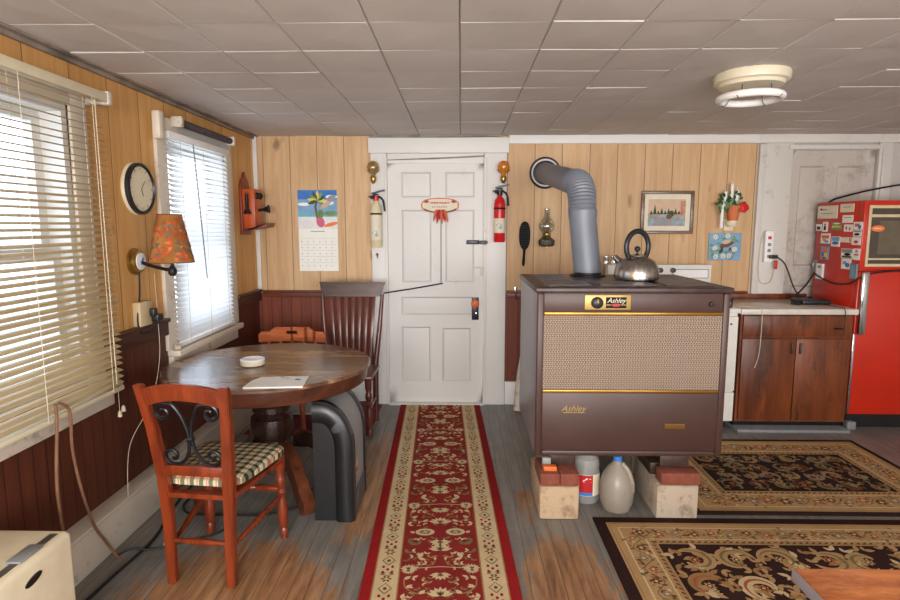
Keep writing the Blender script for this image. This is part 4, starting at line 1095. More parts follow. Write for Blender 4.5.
b = MB().m('oven_glass').box(wx0+.02, wx1-.02, FY-.008, FY, wz0+.022, wz1-.022).m('oven_inner').box(wx0+.08, wx1-.1, FY-.0095, FY-.008, wz0+.09, wz1-.11)
b.m('beige_plastic').box(wx0+.02, wx1-.02, FY-.012, FY-.008, wz1-.085, wz1-.065).box(wx0+.02, wx1-.02, FY-.012, FY-.008, wz0+.05, wz0+.062)
build('dark_glass', b, ud)
f = lambda u, v, h: (2.985+u, FY-.0096-h, 1.49+v)
b = MB(); b.m('orange'); b.ell(f, 0, 0, .048, .023, .0004, 0, 20); b.m('old_paper')
for k in range(6): b.rect(f, -.026+k*.009, -.020+k*.009, -.005, .005, .0007)
p = build('oval_sticker', b, ud, smooth=0); p['label'] = 'orange oval sticker'
b = MB().m('chrome').box(FX+.005, FX+.055, FY-.045, FY-.015, .72, 1.18, .012).box(FX+.015, FX+.045, FY-.016, FY, 1.12, 1.16).box(FX+.015, FX+.045, FY-.016, FY, .74, .78)
build('handle', b, ld)
build('edge_trim', MB().m('chrome').box(FX-.004, FX+.012, FY-.006, FY+.0, .12, .72, .002), ld)
build('hinge_foot', MB().m('grey_plastic').box(FX-.005, FX+.06, FY-.03, FY+.03, .0, .06, .006), t)
# magnets on the refrigerator side (plane x = FX)
def magnet(y1, y0, z1, z0, label, name='fridge_magnet', cat='magnet', base='paper', art=(), th=.004):
    k = FX/2.87
    o = MB().m(base).box(FX-th-.0003, FX-.0003, y0, y1, z0, z1, min(.001, th/4))
    f = lambda u, v, h: (FX-th-.0005-h, y1-u*(y1-y0), z0+v*(z1-z0))
    for i, (mt, u, v, rx, rz) in enumerate(art):
        o.m(mt); o.motif(f, [(u-rx, v-rz), (u+rx, v-rz), (u+rx, v+rz), (u-rx, v+rz)] if i % 2 == 0 else [(u+rx*math.cos(a), v+rz*math.sin(a)) for a in [q*PI/5 for q in range(10)]], .0002+.0002*i)
    return tag(build(name, o, smooth=0), label, cat, 'magnets and notes on the refrigerator side')
magnet(4.79, 4.545, 1.665, 1.565, 'large curled white sheet at the top left of the refrigerator side', 'note', 'note', 'old_paper', (('grey_ink', .3, .7, .18, .05), ('black', .2, .75, .05, .06), ('grey_ink', .5, .4, .3, .03)), .006)
magnet(4.515, 4.36, 1.672, 1.61, 'cream note at the top right of the refrigerator side', 'note', 'note', 'cream_plastic', (('grey_ink', .5, .6, .3, .04),))
magnet(4.48, 4.362, 1.588, 1.531, 'plain white note below the cream top note', 'note', 'note', 'paper', (('grey_ink', .5, .7, .35, .05),))
magnet(4.80, 4.727, 1.522, 1.470, 'small white magnet with green mark, leftmost of its row', art=(('dark_green', .5, .4, .3, .25),))
magnet(4.715, 4.65, 1.54, 1.463, 'narrow white magnet with black figure beside the green mark magnet', art=(('black', .5, .35, .2, .2), ('brown', .5, .7, .15, .15)))
magnet(4.60, 4.482, 1.535, 1.476, 'green landscape magnet with yellow stripe', base='green', art=(('yellow', .5, .45, .45, .12), ('white', .5, .85, .35, .1)))
magnet(4.454, 4.356, 1.519, 1.466, 'white magnet with two red shapes', art=(('white', .5, .5, .3, .3), ('red_label', .3, .5, .1, .25), ('terracotta', .7, .4, .1, .2)))
magnet(4.348, 4.252, 1.537, 1.481, 'magnet with red and blue figures near the door edge', art=(('terracotta', .4, .6, .25, .2), ('blue', .7, .35, .18, .3)))
magnet(4.345, 4.258, 1.477, 1.431, 'magnet with dark car under the red and blue one', base='paper', art=(('grey_ink', .5, .8, .45, .12), ('black', .5, .35, .35, .2)))
magnet(4.353, 4.258, 1.427, 1.370, 'white magnet with small red blot near the door edge', art=(('paper', .5, .5, .2, .2), ('red_label', .5, .4, .25, .2)))
magnet(4.726, 4.608, 1.450, 1.370, 'square magnet with pink lettering shapes', art=(('terracotta', .5, .65, .38, .15), ('sky_blue', .65, .2, .25, .12), ('terracotta', .4, .35, .2, .08)))
magnet(4.590, 4.488, 1.428, 1.351, 'blue and white picture magnet in the middle', base='paper', art=(('sky_blue', .5, .75, .45, .2), ('deep_blue', .5, .35, .4, .18)))
magnet(4.482, 4.362, 1.424, 1.385, 'cream tag magnet pointing at the white red-blot magnet', base='old_paper', art=(('brown', .92, .5, .06, .3),))
magnet(4.712, 4.61, 1.347, 1.245, 'tall colourful magnet in blue, yellow and red', base='sky_blue', art=(('orange', .5, .7, .3, .15), ('deep_blue', .35, .4, .25, .18), ('yellow', .65, .3, .2, .2), ('red_label', .5, .12, .25, .08)))
magnet(4.46, 4.33, 1.340, 1.269, 'photo magnet showing a dark car on grass', base='paper', art=(('grey_ink', .5, .75, .45, .2), ('black', .55, .4, .3, .15), ('dark_green', .5, .15, .42, .1)))
magnet(4.449, 4.341, 1.265, 1.187, 'white magnet with blue cloud shapes, lowest picture', art=(('sky_blue', .35, .6, .2, .15), ('blue', .65, .4, .25, .22)))
magnet(4.326, 4.255, 1.345, 1.262, 'tall narrow white magnet with red band near the door edge', art=(('red_label', .5, .45, .35, .06), ('grey_ink', .5, .75, .2, .12)))
magnet(4.332, 4.262, 1.235, 1.122, 'blue-grey upright clip low at the door edge', 'magnetic_clip', 'clip', 'grey_plastic', (('sky_blue', .5, .5, .25, .42),), .014)
magnet(4.74, 4.655, 1.209, 1.085, 'white handset-shaped magnet low on the refrigerator side', 'fridge_magnet', 'magnet', 'white', (('grey_ink', .5, .8, .25, .08), ('grey_ink', .5, .2, .2, .06)), .014)
magnet(4.80, 4.75, 1.235, 1.141, 'grey block magnet at the far low edge of the refrigerator side', base='grey_plastic', art=(('white', .4, .6, .2, .15),), th=.014)
cord('cable', [(FX-.02, 4.75, 1.13), (FX-.02, 4.66, 1.10), (FX-.016, 4.5, 1.07), (FX-.016, 4.33, 1.085), (FX-.006, 4.243, 1.13), (FX+.03, 4.228, 1.155), (FX+.12, 4.225, 1.175), (FX+.3, 4.222, 1.195)], .006, 'black_rubber', 'black cable sagging across the refrigerator side under the magnets')
cord('cable', [(2.97, 4.811, 1.60), (2.98, 4.805, 1.70), (3.08, 4.77, 1.745), (3.3, 4.75, 1.80), (3.6, 4.75, 1.85)], .007, 'iron', 'grey cable running above the refrigerator top along the wall')

# ================================================================ TABLE, CHAIRS
TX, TY, TR = -1.08, 3.19, .565
t = thing('round_table', 'round dark wood pedestal table with worn top', 'table', (TX, TY, 0))
build('tabletop', MB().m('table_top').lathe([(TR-.02, .715), (TR, .722), (TR, .733), (TR-.008, .74), (0.0, .74)], (TX, TY, 0), 72, cap=False), t)
build('apron', MB().m('table_rim').lathe([(TR-.05, .638), (TR-.03, .643), (TR-.02, .66), (TR-.014, .717), (TR-.16, .717), (TR-.16, .638), (TR-.05, .638)], (TX, TY, 0), 72, cap=False), t)
build('pedestal', MB().m('table_dark').lathe([(.16, .70), (.15, .655), (.095, .62), (.075, .56), (.085, .52), (.105, .50), (.105, .47), (.085, .455), (.115, .43), (.125, .36), (.11, .31), (.12, .29), (.12, .25), (.09, .22), (.09, .12), (.05, .10)], (TX, TY, 0), 36).lathe([(.30, .70), (.30, .717), (.0, .717)], (TX, TY, 0), 36), t)
for k in range(4):
    a = PI/4+k*PI/2-.06; ca, sa = math.cos(a), math.sin(a)
    b = MB().m('foot_wood' if k in (2, 3) else 'table_dark')
    prof = [(.06, .24), (.12, .26), (.22, .23), (.31, .15), (.36, .075), (.40, .03), (.43, .0), (.455, .0), (.475, .03), (.475, .075), (.45, .10), (.43, .125), (.38, .19), (.30, .29), (.20, .345), (.06, .34)]
    prof = [(q*.93, z*.88) for q, z in prof]
    b.prism(prof, 1, -.032, .032)
    b.xf(Matrix.Translation((TX, TY, 0)) @ Matrix.Rotation(a, 4, 'Z'))
    build('foot', b, t)
# things on the table
t = thing('ashtray', 'round white lidded dish on the table', 'dish', (-1.155, 3.13, .7405))
build('bowl', MB().m('cream_enamel').lathe([(.055, 0), (.064, .006), (.066, .03), (.0, .03)], (-1.155, 3.13, .7405), 32), t)
build('rim', MB().m('white').lathe([(.066, .03), (.067, .036), (.058, .04), (.05, .034)], (-1.155, 3.13, .7405), 32), t)
t = thing('notepad', 'white sheets of paper at the table front', 'paper', (-.88, 2.76, .7405))
b = MB().m('paper'); out = [(-1.03, 2.695), (-.76, 2.695), (-.752, 2.86), (-.98, 2.86), (-1.02, 2.80)]
out = [(-1.035, 2.66), (-.755, 2.68), (-.775, 2.875), (-1.01, 2.85), (-1.035, 2.78)]
b.prism(out, 2, .7405, .748)
build('sheets', b, t)
b = MB().m('blue'); b.poly([(-.83, 2.80, .7483), (-.80, 2.79, .7483), (-.795, 2.81, .7483), (-.822, 2.825, .7483)])
build('blue_mark', b, t, smooth=0)
tag(build('pen', MB().m('grey_ink').tube([(-.905, 2.835, .7525), (-.85, 2.80, .7525)], .004, 8)), 'short pen lying on the white sheets', 'pen')

# front chair with scroll back
def turned(b, p0, p1, prof, seg=14):
    p0, p1 = Vector(p0), Vector(p1); L = (p1-p0).length
    b.lathe([(r, z*L) for r, z in prof], p0, seg, (p1-p0))
rz = math.radians(-6)
t = thing('dining_chair', 'red-brown wooden chair with iron scroll back and plaid seat', 'chair', (-1.07, 2.47, 0), rz)
def bl(nm, b, **k): return build(nm, b, t, local=True, **k)
for s_ in (-1, 1):      # rear post: straight below the seat, splayed and raked above it
    b = MB().m('chair_red'); x = s_*.132
    P = [(x, -.205, 0), (x*1.03, -.20, .25), (x*1.08, -.205, .47), (x*1.22, -.235, .70), (x*1.36, -.275, .885)]
    ws = [.036, .042, .046, .042, .038]
    rings = []
    for (px_, py_, pz_), w_ in zip(P, ws):
        rings.append([b.bm.verts.new((px_+dx*w_/2, py_+dy*.5*(w_*.85), pz_)) for dx, dy in ((-1, -1), (1, -1), (1, 1), (-1, 1))])
    for A_, B_ in zip(rings, rings[1:]):
        for k in range(4): b.face([A_[k], A_[(k+1) % 4], B_[(k+1) % 4], B_[k]])
    b.face(rings[0][::-1]); b.face(rings[-1])
    bmesh.ops.bevel(b.bm, geom=b.bm.edges[:], offset=.004, segments=2, affect='EDGES')
    bl('rear_leg', b)
def yb(z): return -.205-(z-.47)*.165 if z > .47 else -.203
b = MB().m('chair_red'); n = 14; top = []; bot = []
for i in range(n+1):
    u = -1+2*i/n; xx = u*.165; top.append((xx, .868+.03*(1-u*u))); bot.append((xx, .79+.038*(1-u*u)))
b.prism(top+bot[::-1], 1, -.018, .0)
for v in b.bm.verts: v.co.y += yb(v.co.z)+.01-.02*(1-(v.co.x/.165)**2)
bl('top_rail', b)
b = MB().m('chair_red').box(-.125, .125, -.222, -.196, .485, .53, .006); bl('lower_rail', b)
b = MB().m('iron')
def scr(side):
    pts = []
    # big S: from upper curl out, through the centre, to the lower curl
    def spiral(cx_, cz_, r0_, a0, turns, sgn, n=16):
        return [(cx_+r0_*(1-.72*i/n)*math.cos(a0+sgn*turns*2*PI*i/n), cz_+r0_*(1-.72*i/n)*math.sin(a0+sgn*turns*2*PI*i/n)) for i in range(n+1)]
    up = spiral(.100, .765, .041, PI*.62, 1.15, -1)          # upper outer curl
    lo = spiral(.088, .572, .040, -PI*.62, 1.15, 1)          # lower outer curl
    arc_u = [(.088, .806), (.055, .798), (.028, .755), (.012, .705), (.006, .665)]
    arc_l = [(.008, .63), (.018, .585), (.045, .545), (.078, .532)]
    seq = up[::-1]+arc_u[1:]+arc_l+lo
    return [(side*x_, yb(z_)+.004, z_) for x_, z_ in seq]
for s_ in (-1, 1): b.tube(smoothpath(scr(s_), 3), .0076, 8)
b.tube([(-.012, yb(.65)+.004, .65), (.012, yb(.65)+.004, .65)], .012, 8)
p = bl('scroll_back', b); p['label'] = 'black iron double scroll'
# seat cushion: trapezoid, rounded
b = MB().m('plaid')
def sring(k, z, inset=0):
    n_ = 40; out = []
    for i in range(n_):
        a = 2*PI*i/n_; ca, sa = math.cos(a), math.sin(a); p_ = 6
        x_ = math.copysign(abs(ca)**(2/p_), ca); y_ = math.copysign(abs(sa)**(2/p_), sa)
        hw = .172+.05*(y_+1)/2
        out.append(b.bm.verts.new((x_*(hw-inset), y_*(.212-inset)+.026, z)))
    return out
R_ = [sring(0, .425, .012), sring(0, .432, 0), sring(0, .452, 0), sring(0, .465, .012), sring(0, .472, .05), sring(0, .475, .11)]
b.face(R_[0][::-1]); b.face(R_[-1])
for A_, B_ in zip(R_, R_[1:]):
    for k in range(40): b.face([A_[k], A_[(k+1) % 40], B_[(k+1) % 40], B_[k]])
bl('seat', b)
b = MB().m('chair_red').bar((-.14, -.19, .40), (-.18, .20, .40), .05, .02, (0, 0, 1)).bar((.14, -.19, .40), (.18, .20, .40), .05, .02).bar((-.17, .20, .40), (.17, .20, .40), .05, .02).bar((-.12, -.2, .40), (.12, -.2, .40), .04, .02)
bl('seat_frame', b)
FP = [(.019, 0), (.017, .03), (.022, .10), (.015, .13), (.024, .2), (.026, .35), (.018, .47), (.016, .52), (.026, .56), (.016, .60), (.025, .66), (.025, .72), (.017, .76), (.024, .82), (.026, 1)]
for s_ in (-1, 1):
    b = MB().m('chair_red'); turned(b, (s_*.192, .20, 0), (s_*.18, .195, .425), FP); bl('front_leg', b)
SP = [(.009, 0), (.011, .2), (.015, .5), (.011, .8), (.009, 1)]
for s_ in (-1, 1):
    b = MB().m('chair_red'); turned(b, (s_*.134, -.19, .17), (s_*.186, .19, .22), SP); bl('stretcher', b)
b = MB().m('chair_red'); turned(b, (-.12, -.2, .19), (.12, -.2, .19), SP); bl('stretcher', b)
b = MB().m('chair_red'); turned(b, (-.175, .197, .25), (.175, .197, .25), [(.011, 0), (.016, .1), (.016, .3), (.010, .33), (.016, .36), (.018, .5), (.016, .64), (.010, .67), (.016, .7), (.016, .9), (.011, 1)]); bl('stretcher', b)

# orange chair behind the table
t = thing('dining_chair', 'orange-brown wooden chair with hand slot behind the table', 'chair', (-1.22, 4.13, 0))
x0, x1, Yc = -1.475, -.97, 4.17
b = MB().m('chair_orange'); sx = -1.237; n = 24; hw = .245
top = []; bot = []
for i in range(n+1):
    u = -1+2*i/n; a = abs(u)
    zt_ = .772 if a < .52 else (.772-.036*min(1, (a-.52)/.16) if a < .7 else .738)
    top.append((sx+u*hw, zt_ if a < .97 else .72)); bot.append((sx+u*hw, .66+.01*(1-u*u)))
# crest built as strips around the hand slot
def slotz(u): return (.722, .748) if abs(u) < .2 else None
for yy0, yy1 in ((Yc-.012, Yc+.012),):
    for i in range(n):
        u = -1+2*(i+.5)/n; q = slotz(u)
        pieces = [((bot[i][1], bot[i+1][1]), (top[i][1], top[i+1][1]))] if not q else [((bot[i][1], bot[i+1][1]), (q[0], q[0])), ((q[1], q[1]), (top[i][1], top[i+1][1]))]
        for lo_, hi_ in pieces:
            b.prism([(top[i][0], lo_[0]), (top[i+1][0], lo_[1]), (top[i+1][0], hi_[1]), (top[i][0], hi_[0])], 1, yy0, yy1)
bmesh.ops.remove_doubles(b.bm, verts=b.bm.verts, dist=1e-5)
build('crest_rail', b, t)
for k in range(5):
    xx = sx-.17+k*.085; b = MB().m('chair_orange'); b.tube([(xx, Yc-.03, .445), (xx, Yc-.005, .668)], .011, 10); build('spindle', b, t)
build('seat', MB().m('chair_orange').box(sx-.175, sx+.175, 3.80, 4.17, .42, .45, .012), t)
for s_ in (-1, 1):
    build('leg', MB().m('chair_orange').tube([(sx+s_*.165, 3.82, 0), (sx+s_*.14, 3.85, .425)], [.014, .02], 12), t)
    build('leg', MB().m('chair_orange').tube([(sx+s_*.165, 4.19, .009), (sx+s_*.14, 4.12, .425)], [.014, .02], 12), t)
# slat back chair
t = thing('dining_chair', 'tall dark wooden slat-back chair beside the door casing', 'chair', (-.83, 4.3, .008))
sx = -.84
def ys(z): return 4.36+(z-.45)*.16
b = MB().m('chair_crest'); n = 16; top = []; bot = []
for i in range(n+1):
    u = -1+2*i/n; top.append((sx+u*.255, 1.075+.004*u*u)); bot.append((sx+u*(.235 if abs(u) < 1 else .225), .968-.005*(1-u*u)))
b.prism(top+bot[::-1], 1, -.012, .012)
for v in b.bm.verts: v.co.y += ys(v.co.z)+.03*(1-((v.co.x-sx)/.25)**2)
p = build('crest_rail', b, t); p['label'] = 'broad dark curved crest rail'
for k in range(7):
    u = -.78+k*.26; b = MB().m('chair_dark')
    xb_, xt_ = sx+u*.17, sx+u*.215
    o2 = .03*(1-(u*.9)**2)
    b.bar((xb_, ys(.45)-.0+o2*.6, .45), (xt_, ys(.98)+o2, .98), .026, .011, (0, 1, 0), .003); build('slat', b, t)
for s_ in (-1, 1):
    b = MB().m('chair_dark').tube([(sx+s_*.19, ys(.2)+.02, .009), (sx+s_*.185, ys(.45), .45), (sx+s_*.215, ys(.75), .75), (sx+s_*.232, ys(.985), .985)], [.017, .022, .018, .014], 12); build('rear_leg', b, t)
    b = MB().m('chair_dark'); turned(b, (sx+s_*.19, 4.0, .0 if False else .0085), (sx+s_*.18, 4.02, .43), FP); build('front_leg', b, t)
    b = MB().m('chair_dark').tube([(sx+s_*.185, 4.02, .2), (sx+s_*.185, 4.33, .2)], .011, 8); build('stretcher', b, t)
b = MB().m('chair_dark').tube([(sx-.18, 4.02, .25), (sx+.18, 4.02, .25)], .012, 8); build('stretcher', b, t)
build('seat', MB().m('chair_dark').box(sx-.198, sx+.215, 3.98, 4.37, .42, .452, .012), t)
# floor mat under the chairs, white heater with grille
b = MB().m('mat_red').box(-1.58, -.665, 4.03, 4.76, 0, .008, .003)
tag(build('floor_mat', b), 'burgundy mat under the chairs behind the table', 'mat')
t = thing('space_heater', 'small white heater with mesh front under the chairs', 'heater', (-1.27, 4.52, .008))
build('case', MB().m('white_enamel').box(-1.42, -1.15, 4.46, 4.60, .0085, .30, .01), t)
build('mesh_front', MB().m('diamond').box(-1.40, -1.17, 4.452, 4.461, .03, .28), t)

# black propane-style heater by the table
t = thing('cabinet_heater', 'black and grey upright heater with rounded top under the table edge', 'heater', (-.64, 2.99, 0))
hx0, hx1, hz, hy0, hy1 = -.748, -.54, .63, 2.80, 3.17
def hprof(inset, lead=0):
    x0_, x1_, z_ = hx0, hx1-inset, hz-inset
    P = [(x0_, .0), (x1_, 0)]
    rx, rz_ = .17, .25
    for i in range(13):
        a = i/12*PI/2; P.append((x1_-rx+rx*math.cos(a), z_-rz_+rz_*math.sin(a)))
    P.append((x0_, z_)); return P
build('body', MB().m('heater_grey').prism(hprof(.012), 1, hy0+.03, hy1-.02), t)
b = MB().m('heater_black').prism(hprof(0), 1, hy0+.012, hy0+.05); build('side_cover', b, t)
# raised outer rib on the near side
b = MB().m('heater_black')
path_o = hprof(.003)[1:-1]+[(hx0, hz-.003)]
path_i = [(hx1-.10, 0)]+[(hx1-.17+.07*math.cos(q/12*PI/2), hz-.25+.14*math.sin(q/12*PI/2)) for q in range(13)]+[(hx0, hz-.11)]
ym, yf = hy0+.013, hy0-.004
for (a0, a1, b0, b1) in zip(path_o, path_o[1:], path_i, path_i[1:]):
    v = [(a0[0], ym, a0[1]), (a1[0], ym, a1[1]), (b1[0], ym, b1[1]), (b0[0], ym, b0[1])]
    mo, mi_ = [(a0[0]*.85+b0[0]*.15, a0[1]*.85+b0[1]*.15), (a1[0]*.85+b1[0]*.15, a1[1]*.85+b1[1]*.15)], [(a0[0]*.15+b0[0]*.85, a0[1]*.15+b0[1]*.85), (a1[0]*.15+b1[0]*.85, a1[1]*.15+b1[1]*.85)]
    b.poly([v[0], v[1], (mo[1][0], yf, mo[1][1]), (mo[0][0], yf, mo[0][1])])
    b.poly([(mo[0][0], yf, mo[0][1]), (mo[1][0], yf, mo[1][1]), (mi_[1][0], yf, mi_[1][1]), (mi_[0][0], yf, mi_[0][1])])
    b.poly([(mi_[0][0], yf, mi_[0][1]), (mi_[1][0], yf, mi_[1][1]), v[2], v[3]])
a0, b0 = path_o[0], path_i[0]
b.poly([(a0[0], ym, a0[1]), (a0[0]*.85+b0[0]*.15, yf, 0), (a0[0]*.15+b0[0]*.85, yf, 0), (b0[0], ym, 0)])
build('side_rib', b, t, smooth=50)
build('far_band', MB().m('heater_black').prism(hprof(0), 1, hy1-.025, hy1), t)
build('foot_panel', MB().m('heater_dark').box(hx1-.014, hx1-.004, hy0+.05, hy1-.025, 0, .13, .002), t)
p = build('label_sticker', MB().m('tan_art').box(hx1-.0125, hx1-.0105, 2.90, 2.97, .20, .28).m('brown').box(hx1-.0106, hx1-.0102, 2.91, 2.96, .215, .235), t)
cord('cable', [(-.765, 2.95, .12), (-.80, 2.93, .09), (-.86, 2.93, .02), (-.93, 2.90, .006), (-1.05, 2.85, .006), (-1.25, 2.85, .006), (-1.42, 2.86, .006), (-1.50, 2.95, .006), (-1.50, 3.1, .006)], .006, 'black_rubber', 'black cable from the upright heater across the floor under the table')
cord('cable', [(-1.52, 1.9, .007), (-1.50, 2.3, .007), (-1.48, 2.6, .007), (-1.53, 2.85, .007), (-1.56, 3.1, .007), (-1.57, 3.4, .007)], .007, 'black_rubber', 'thick black cable along the left baseboard')
cord('cable', [(-1.575, 2.47, .006), (-1.52, 2.50, .020), (-1.44, 2.52, .006), (-1.33, 2.58, .006), (-1.22, 2.64, .006), (-1.17, 2.72, .006), (-1.2, 2.80, .006)], .005, 'black_rubber', 'thin black cable branching from the baseboard to the plaid chair')
b = MB().m('string').tube([(-1.40, 2.545, .0165), (-1.345, 2.57, .0165)], .0045, 8)
tag(build('cable_tag', b), 'white tape piece on the thin black floor cable', 'tape')

# cream appliance bottom left
t = thing('dehumidifier', 'cream box appliance with dark slot in the lower left corner', 'appliance', (-1.43, 1.5, 0))
build('case', MB().m('cream_plastic').box(-1.565, -1.30, 1.18, 1.81, 0, .50, .022, None, 4), t)
build('control_slot', MB().m('slot_dark').box(-1.352, -1.326, 1.25, 1.775, .4985, .502, .0015), t)
build('slot_cover', MB().m('grey_plastic').box(-1.365, -1.318, 1.60, 1.70, .501, .508, .002), t)
b = MB().m('iron').prism([(1.62+.034*math.cos(q*PI/10), .44+.012*math.sin(q*PI/10)+.006*math.cos(q*PI/10)) for q in range(20)], 0, -1.3005, -1.296)
build('oval_badge', b, t)

# table corner bottom right
t = thing('side_table', 'orange-brown worn table corner nearest the camera', 'table', (1.2, .9, 0))
build('tabletop', MB().m('red_table').box(.755, 1.75, .55, 1.24, .712, .74, .004), t)
build('edge_band', MB().m('table_edge').box(.751, .7545, .55, 1.24, .712, .739, .001), t)
build('apron', MB().m('red_table').box(.80, 1.70, .60, 1.19, .63, .712), t)
for xx in (.80, 1.66):
    for yy in (.60, 1.15): build('leg', MB().m('red_table').box(xx, xx+.045, yy, yy+.045, .0106, .63, .004), t)

# ================================================================ RUGS
def flat(z=0): return lambda u, v, h: (u, v, h)
# runner: local frame u across, v along
RWd, RL = .668, 3.25
ang = math.radians(2.05)
t = thing('runner_rug', 'long red runner rug with cream borders leading to the door', 'rug', (-.116, 3.18, 0), ang)
bb = MB().m('rug_edge').box(-RWd/2, RWd/2, -RL/2, RL/2, 0, .008, .002)
build('base', bb, t, local=True)
f = flat()
b = MB(); h0 = .0086
b.m('rug_ivory'); e = .05; cw = .105
for s_ in (-1, 1):
    b.rect(f, *sorted((s_*(RWd/2-e), s_*(RWd/2-e-cw))), -RL/2+e, RL/2-.0, h0)
b.m('rug_red'); fw2 = RWd/2-e-cw
b.rect(f, -fw2, fw2, -RL/2+e, RL/2, h0)
b.m('rug_gold')
for s_ in (-1, 1):
    for q in (RWd/2-e, RWd/2-e-cw): b.rect(f, s_*q-.003, s_*q+.003, -RL/2+e, RL/2, h0+.0004)
# border motifs: small flowers, diamonds, dots
random.seed(21); bc = RWd/2-e-cw/2
v = -RL/2+.08; k = 0
while v < RL/2-.04:
    for s_ in (-1, 1):
        x_ = s_*bc
        if k % 3 == 0:
            b.m('rug_olive'); b.ribbon(f, [(x_, v-.035), (x_+.028, v), (x_, v+.035), (x_-.028, v), (x_, v-.035)], .006, h0+.0005); b.m('rug_brown'); b.ell(f, x_, v, .008, .01, h0+.0006)
        elif k % 3 == 1:
            b.m('rug_brown')
            for q in range(6): a = q*PI/3; b.leaf(f, x_+.006*math.cos(a), v+.006*math.sin(a), .02, .011, a, h0+.0005)
            b.m('rug_olive'); b.leaf(f, x_-.03, v+.03, .03, .012, .6, h0+.0005); b.leaf(f, x_+.03, v+.03, .03, .012, PI-.6, h0+.0005)
        else:
            b.m('rug_edge')
            for dx, dy in ((-.02, -.02), (.02, -.02), (-.02, .02), (.02, .02), (0, 0)): b.ell(f, x_+dx, v+dy, .007, .010, h0+.0005, 0, 8)
            b.m('rug_olive'); b.ribbon(f, [(x_-.03, v-.035), (x_, v-.045), (x_+.03, v-.035)], .005, h0+.0005)
    v += .068; k += 1
# field: pairs of ovals, palmettes, scrolls (period P)
P = .585
def sym(fn):
    for s_ in (-1, 1): fn(s_)
j = 0; v0 = -RL/2-.03
hm = h0+.0005
while v0 < RL/2+.3:
    def ok(y): return -RL/2+e+.02 < y < RL/2-.03
    if ok(v0):
        for s_ in (-1, 1):
            x_ = s_*.075; b.m('rug_ivory'); b.ell(f, x_, v0, .048, .033, hm); b.m('rug_olive'); b.ell(f, x_, v0, .028, .018, hm+.0002); b.m('rug_ivory')
            for q in range(4): b.leaf(f, x_, v0, .018, .007, q*PI/2+.4, hm+.0004)
            b.leaf(f, s_*.125, v0-.01, .03, .02, PI/2-s_*.9, hm)
    def palm(x_, y_, r_, a0):
        if not ok(y_): return
        b.m('rug_ivory')
        for q in range(7): b.leaf(f, x_, y_, r_, r_*.42, a0+(q-3)*.42, hm+.00003*q)
        b.m('rug_olive')
        for q in range(3): b.leaf(f, x_, y_, r_*.55, r_*.22, a0+(q-1)*.5, hm+.0004)
    palm(0, v0+.085, .06, PI/2); palm(0, v0+.24, .05, -PI/2)
    palm(0, v0+.42, .06, PI/2); palm(0, v0-.08, .055, -PI/2)
    for s_ in (-1, 1):
        yy = v0+.18
        # sweeping vine
        pts = [(s_*.03, v0+.12), (s_*.09, v0+.10), (s_*.145, v0+.14), (s_*.155, v0+.20)]
        if ok(v0+.10) and ok(v0+.2):
            b.m('rug_gold'); b.ribbon(f, [(p_[0], p_[1]) for p_ in smoothpath([(x_, y_, 0) for x_, y_ in pts], 5)], .006, hm+.0001)
            b.m('rug_ivory')
            for x_, y_ in pts[1:]:
                b.leaf(f, x_, y_, .036, .018, PI/2+s_*.9, hm+.0002); b.leaf(f, x_, y_, .03, .016, -s_*.4+(PI if s_ > 0 else 0), hm+.0003)
        if ok(yy+.06):
            palm(s_*.14, v0+.27, .04, PI/2); palm(s_*.14, v0+.27, .034, -PI/2)
        for (x_, y_, L_, a_) in ((.05, .17, .03, .8), (.06, .32, .03, -.6), (.10, .36, .05, 2.0), (.15, .40, .04, 1.2), (.11, .47, .05, .5), (.05, .36, .03, 1.3), (.155, .50, .04, 2.2), (.03, .52, .03, 1.0), (.12, .21, .03, 2.6), (.16, .07, .035, 1.9)):
            if ok(v0+y_):
                b.m(['rug_ivory', 'rug_gold', 'rug_ivory', 'rug_olive'][int(x_*100) % 4]); aa = a_ if s_ > 0 else PI-a_
                b.leaf(f, s_*x_, v0+y_, L_, L_*.5, aa, hm+.0002); b.leaf(f, s_*x_, v0+y_, L_*.8, L_*.4, aa+1.6*s_, hm+.0003)
        pts = [(s_*.02, v0+.34), (s_*.05, v0+.30), (s_*.085, v0+.325), (s_*.07, v0+.35), (s_*.05, v0+.34)]
        if ok(v0+.30) and ok(v0+.35): b.m('rug_gold'); b.ribbon(f, [(p_[0], p_[1]) for p_ in smoothpath([(x_, y_, 0) for x_, y_ in pts], 4)], .005, hm+.0001)
        pts = [(0, v0+.29), (s_*.06, v0+.285), (s_*.11, v0+.28)]
        if ok(v0+.28): b.m('rug_ivory'); b.ribbon(f, pts, .005, hm)
    random.seed(77+j)
    for q in range(46):
        x_ = random.uniform(.012, fw2-.03); y_ = v0+random.uniform(0, P); a_ = random.uniform(0, 6.3); L_ = random.uniform(.014, .028)
        b.m(random.choice(['rug_ivory', 'rug_gold', 'rug_olive', 'rug_ivory']))
        if ok(y_):
            for s_ in (-1, 1):
                aa = a_ if s_ > 0 else PI-a_
                b.leaf(f, s_*x_, y_, L_, L_*.5, aa, hm-.0002); b.leaf(f, s_*x_, y_, L_*.8, L_*.4, aa+1.5*s_, hm-.0001)
    v0 += P; j += 1
build('pattern', b, t, smooth=0, local=True)

